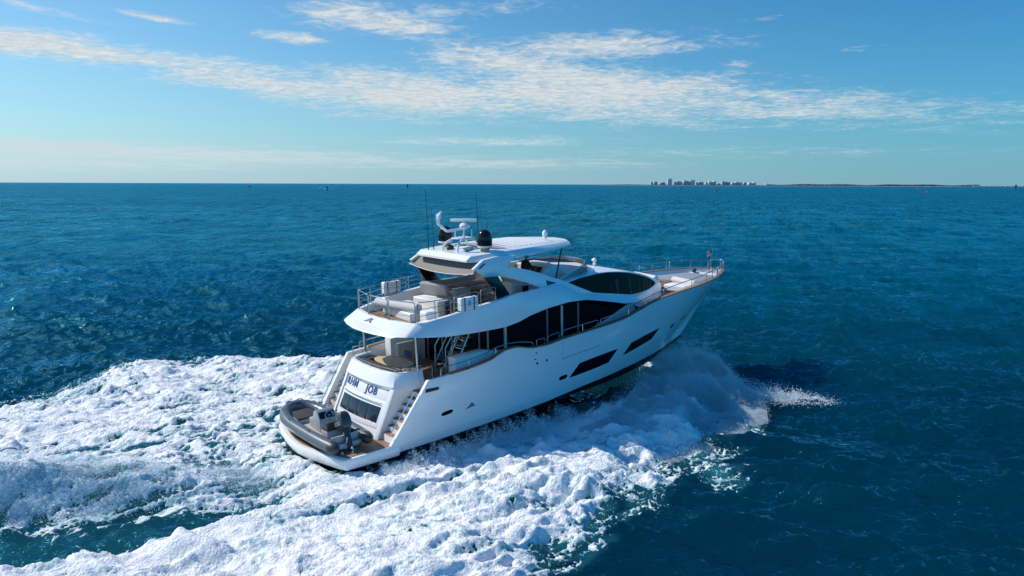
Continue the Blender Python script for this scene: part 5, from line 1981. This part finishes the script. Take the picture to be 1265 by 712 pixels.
def beacon(px, base_y, hpx, lab):
    hor = 225.4 + px / 1265 * 4.5
    d = CAM_H * 947 / (base_y - hor)
    h = hpx / 947 * d
    o = empty('channel_marker', Matrix.Translation(sea_at(px, d)))
    tag(o, lab, 'channel marker', 'pile beacons')
    b = MB()
    for a in (0.5, 2.6, 4.7):
        b.tube([(.12 * h * math.cos(a), .12 * h * math.sin(a), -1), (.05 * h * math.cos(a), .05 * h * math.sin(a), .75 * h)], .045 * h, 7)
    b.build('pile', POST, o)
    b = MB()
    b.prism([(-.15 * h, .5 * h), (.15 * h, .5 * h), (.15 * h, .85 * h), (-.15 * h, .85 * h)], 'y', -.05 * h, .05 * h)
    b.build('day_board', POST, o)
    b = MB()
    b.lathe((0, 0, .84 * h), [(.06 * h, 0), (.06 * h, .1 * h), (0, .16 * h)], 8)
    b.build('lantern', POST, o)


beacon(405.5, 235.5, 5.6, 'dark pile beacon just right of the small motor boat')
beacon(504.0, 232.5, 5.0, 'lone dark pile beacon on open water left of the yacht mast')
beacon(1249.0, 235.0, 7.0, 'grey pile beacon at the far right beside the low bridge')

# small motor boat heading left, far out
d = CAM_H * 947 / 6.4
o = empty('motor_boat', Matrix.Translation(sea_at(397.5, d)) @ Matrix.Rotation(math.pi, 4, 'Z'))
tag(o, 'tiny white motor boat leaving a short wake far to the left', 'boat')
b = MB()
b.loft([[(x, -w, z1), (x, -w * .6, 0), (x, w * .6, 0), (x, w, z1)] for x, w, z1 in ((-5, 1.5, 1.2), (-1, 1.7, 1.4), (3, 1.4, 1.8), (5.5, .1, 2.2))])
b.build('hull', WHITE, o)
b = MB()
b.loft([[(-2, -1.2, 1.2), (2.2, -1.1, 1.6), (1.2, -.9, 3.2), (-1.6, -1, 3.4)], [(-2, 1.2, 1.2), (2.2, 1.1, 1.6), (1.2, .9, 3.2), (-1.6, 1, 3.4)]])
b.build('cabin', SATIN, o)
b = MB()
rows = [[(-5 - t * 16, -.6 - t * 1.5, .15), (-5 - t * 16, 0, .55 * (1 - t)), (-5 - t * 16, .6 + t * 1.5, .15)] for t in np.linspace(0, 1, 8)]
b.sheet(rows)
b.build('churned_wake', SATIN, o)

# sailing boat hull down on the left
d = CAM_H * 947 / 4.2
o = empty('sailing_boat', Matrix.Translation(sea_at(310.6, d)) @ Matrix.Rotation(2.7, 4, 'Z'))
tag(o, 'small grey sailing boat far off near the left horizon', 'boat')
GS = mat('grey_sail', (0.22, 0.25, 0.27), 0.8)
b = MB()
b.loft([[(x, -w, z1), (x, -w * .5, -.4), (x, w * .5, -.4), (x, w, z1)] for x, w, z1 in ((-6.5, 1.4, 2.0), (-1, 2.2, 2.0), (4, 1.5, 2.2), (7, .1, 2.6))])
b.build('hull', mat('dark_hull', (0.03, 0.04, 0.05), 0.5), o)
b = MB()
b.tube([(0.5, 0, 1.5), (0.5, 0, 12.5)], .16, 7)
b.tube([(0.5, 0, 3.0), (-5.5, 0, 3.0)], .12, 6)
b.build('mast', POST, o)
b = MB()
b.loft([[(0.35, .05, 3.1), (0.35, .05, 11.5), (-5.2, .5, 3.2)], [(0.35, .13, 3.1), (0.35, .13, 11.5), (-5.2, .58, 3.2)]])
b.build('main_sail', GS, o)
b = MB()
b.loft([[(0.7, .0, 10.5), (6.6, .0, 2.8), (1.2, .7, 3.0)], [(0.7, .08, 10.5), (6.6, .08, 2.8), (1.2, .78, 3.0)]])
b.build('jib', GS, o)

# low bridge on piers running out of frame at the right
o = empty('road_bridge', Matrix.Translation(sea_at(1195, 8200)))
tag(o, 'low concrete bridge on many piers at the far right horizon', 'bridge')
CON = mat('bridge_concrete', (0.25, 0.27, 0.29), 0.8)
dv = sea_at(1290, 7600) - sea_at(1195, 8200)
b = MB()
b.tube([(0, 0, 7.5), tuple(dv + Vector((0, 0, 7.5)))], 2.2, 6)
b.build('deck', CON, o)
for i in range(14):
    p = dv * ((i + .5) / 14)
    b = MB()
    b.prism([(p.x - 7, p.y - 6), (p.x + 7, p.y - 6), (p.x + 7, p.y + 6), (p.x - 7, p.y + 6)], 'z', -1, 7.2)
    b.build('pier', CON, o)
# ------------------------------------------------------------------ spray
SPRAY = bpy.data.materials.new('spray_drops')
SPRAY.use_nodes = True
_k = NT(SPRAY.node_tree)
_o = _k.n('ShaderNodeOutputMaterial')
_d = _k.n('ShaderNodeBsdfDiffuse', inp={'Color': (0.88, 0.92, 0.94, 1)})
_t = _k.n('ShaderNodeBsdfTranslucent', inp={'Color': (0.85, 0.92, 0.95, 1)})
_m = _k.n('ShaderNodeMixShader', inp={0: 0.35, 1: _d.outputs[0], 2: _t.outputs[0]})
_k.l(_m.outputs[0], _o.inputs[0])
TET = np.array([(1, 1, 1), (1, -1, -1), (-1, 1, -1), (-1, -1, 1)]) / math.sqrt(3)
TF = np.array([(0, 1, 2), (0, 3, 1), (0, 2, 3), (1, 3, 2)])


def drops(name, P, R, lab):
    n = len(P)
    q = rng.normal(size=(n, 4))
    q /= np.linalg.norm(q, axis=1)[:, None]
    w, x, y, z = q.T
    rot = np.stack([np.stack([1 - 2 * (y * y + z * z), 2 * (x * y - z * w), 2 * (x * z + y * w)], -1),
                    np.stack([2 * (x * y + z * w), 1 - 2 * (x * x + z * z), 2 * (y * z - x * w)], -1),
                    np.stack([2 * (x * z - y * w), 2 * (y * z + x * w), 1 - 2 * (x * x + y * y)], -1)], 1)
    V = (np.einsum('nij,kj->nki', rot, TET) * R[:, None, None] + P[:, None, :]).reshape(-1, 3)
    F = (TF[None] + 4 * np.arange(n)[:, None, None]).reshape(-1, 3)
    o = np_mesh(name, V, F, SPRAY, smooth=False)
    tag(o, lab, None, None, 'stuff')


def height_at(x, y):
    r, f, a, u, v = wake(x, y)
    return r


# bow plume along the starboard side
N = 240000
u = rng.uniform(9.0, 24.3, N)
D = np.interp(u, [9, 12, 15, 18, 21, 23.3, 24.5], [6.5, 7.4, 7.6, 7.4, 6.4, 4.0, 1.2])
d = D * rng.beta(1.5, 1.7, N)
hb = np.interp(u, [9, 14, 18, 21, 23.5, 24.3], [2.85, 2.7, 2.1, 1.2, 0.3, 0.0])
top = np.interp(u, [9, 12, 15, 18, 21, 23, 24.3], [0.75, 1.0, 1.5, 2.0, 2.1, 1.6, 0.7])
H = top * np.exp(-((d - 0.28 * D) / (0.52 * D)) ** 2)
x, y = to_xy(u, -(hb + d))
cl = T_BIG(x, y) * 0.35 + T_MID(x * 1.2, y * 1.2) * 0.35
z = H * rng.random(N) ** 1.35 * (1.0 + 0.35 * cl)
keep = (cl + rng.normal(0, 0.55, N) > -0.35) & ~((u < 17.5) & (d < np.interp(u, [9, 14, 17.5], [1.9, 1.5, 0.2])))
x, y, z = x[keep], y[keep], z[keep]
P = np.stack([x, y, z + 0.05 + 0.3 * height_at(x, y)], 1)
R = 0.005 + 0.013 * rng.random(len(P)) ** 2.5
drops('bow_spray', P, R, 'misty bow spray thrown out along the shaded side of the hull')

# the mist the plume breaks into: a closed body of air full of fine droplets
uu = np.linspace(10.0, 24.2, 48)
rows = []
for ui in uu:
    Dm = float(np.interp(ui, [9, 12, 15, 18, 21, 23.3, 24.5], [6.0, 7.0, 7.4, 7.2, 6.2, 3.8, 1.0]))
    hm = float(np.interp(ui, [9, 14, 18, 21, 23.5, 24.3], [2.85, 2.7, 2.1, 1.2, 0.3, 0.0]))
    lo = float(np.interp(ui, [9, 14, 17.5, 18.5], [2.2, 1.6, 0.35, 0.12]))
    tp = float(np.interp(ui, [9, 12, 15, 18, 20.5, 22.5, 23.6, 24.3], [0.4, 0.8, 1.3, 1.8, 1.9, 1.45, 0.75, 0.2]))
    top, bot = [], []
    for f in np.linspace(0, 1, 18):
        dd = lo + (Dm - lo) * f
        X_, Y_ = to_xy(ui, -(hm + dd))
        nz = float(T_BIG(np.array(X_), np.array(Y_))) * 0.22 + float(T_MID(np.array(X_), np.array(Y_))) * 0.12
        hh = max(0.06, tp * math.exp(-((f - 0.25) / 0.50) ** 2) * (1 + nz)) * (1 if 0 < f < 1 else 0.3)
        top.append(Vector((X_, Y_, hh)))
        bot.append(Vector((X_, Y_, -0.15)))
    rows.append(top + bot[::-1])
b = MB()
b.loft(rows)
MIST = bpy.data.materials.new('spray_mist')
MIST.use_nodes = True
_k = NT(MIST.node_tree)
_o = _k.n('ShaderNodeOutputMaterial')
_g = _k.n('ShaderNodeNewGeometry').outputs['Position']
_n = _k.n('ShaderNodeTexNoise', inp={'Vector': _g, 'Scale': 1.5, 'Detail': 5.0, 'Roughness': 0.65, 'Distortion': 0.6}).outputs[0]
_z = _k.n('ShaderNodeSeparateXYZ', inp={0: _g}).outputs[2]
_f = _k.ramp(_z, 2.1, 0.2)
_dn = _k.math('MULTIPLY', _k.math('MULTIPLY', _k.ramp(_n, 0.34, 0.64), 5.0), _k.math('ADD', 0.25, _f))
_v = _k.n('ShaderNodeVolumePrincipled', inp={'Color': (0.84, 0.95, 1.0, 1), 'Density': _dn, 'Anisotropy': 0.2})
_k.l(_v.outputs[0], _o.inputs['Volume'])
tag(b.build('spray_mist', MIST, None, angle=80), 'soft blue white mist hanging in the bow plume', None, None, 'stuff')

# fine spray blown off the turquoise ridge behind the port quarter
N = 90000
u = rng.uniform(-15, -1.5, N)
rv = np.interp(u, [-16, -9.2, -5, 0, 1], [5.4, 2.9, 1.2, -1.1, -1.5])
am = np.interp(u, [-16, -11, -9, -5, -1, 0.4], [1.25, 1.35, 1.25, 0.72, 0.18, 0.0])
q = rng.normal(-0.35, 0.75, N)
x, y = to_xy(u, rv + q)
r = height_at(x, y)
z = r + np.abs(rng.normal(0, 0.16, N)) * am + 0.03
drops('ridge_spray', np.stack([x, y, z], 1), 0.005 + 0.012 * rng.random(N) ** 2.5, 'fine spray blown off the rolling ridge behind the stern')

# the sunlit tip of the plume beyond the shadow
N = 15000
t = rng.beta(1.1, 2.4, N)
x = 12.7 + 3.4 * t + rng.normal(0, 0.22, N)
y = 37.4 - 0.7 * t + rng.normal(0, 0.5, N) * (1 - 0.4 * t)
z = np.abs(rng.normal(0, 0.34, N)) * (1 - 0.85 * t) ** 0.8 + 0.02
x, z = x - 0.45 * z, z * (0.7 + 0.5 * np.clip(T_MID(x * 2, y * 2), -1, 1.5) * 0.5)
drops('spray_tip', np.stack([x, y, z], 1), 0.008 + 0.03 * rng.random(N) ** 3, 'bright sunlit burst of spray at the end of the bow plume')

# spray running aft along the waterline
N = 45000
u = rng.uniform(1.5, 11.5, N)
e = np.abs(rng.normal(0, 0.55, N))
top = np.interp(u, [1.5, 4, 8, 11.5], [0.25, 0.7, 1.0, 0.8])
x, y = to_xy(u, -(3.05 + e + 0.25 * np.abs(T_MID(u * 2, e * 3))))
z = top * rng.random(N) ** 1.6 * np.exp(-(e / 1.1) ** 2) * (0.55 + 0.6 * np.clip(T_MID(u * 1.5, u * 0 + 3.0) * .5 + .5, 0, 1.4))
drops('hull_spray', np.stack([x, y, z + 0.1], 1), 0.006 + 0.018 * rng.random(N) ** 2.5, 'fine spray running aft along the waterline of the hull')

# specks flung off the torn edges of the foam
N = 60000
x, y = rng.uniform(-33, 17, N), rng.uniform(15, 55, N)
r, f, a, u, v = wake(x, y)
keep = (f > 0.12) & (f < 0.75) & (rng.random(N) < 0.55)
x, y, r = x[keep], y[keep], r[keep]
z = r + np.abs(rng.normal(0, 0.10, len(x))) + 0.05
drops('foam_specks', np.stack([x, y, z], 1), 0.008 + 0.022 * rng.random(len(x)) ** 3, 'loose specks of foam along the torn edges of the wake')
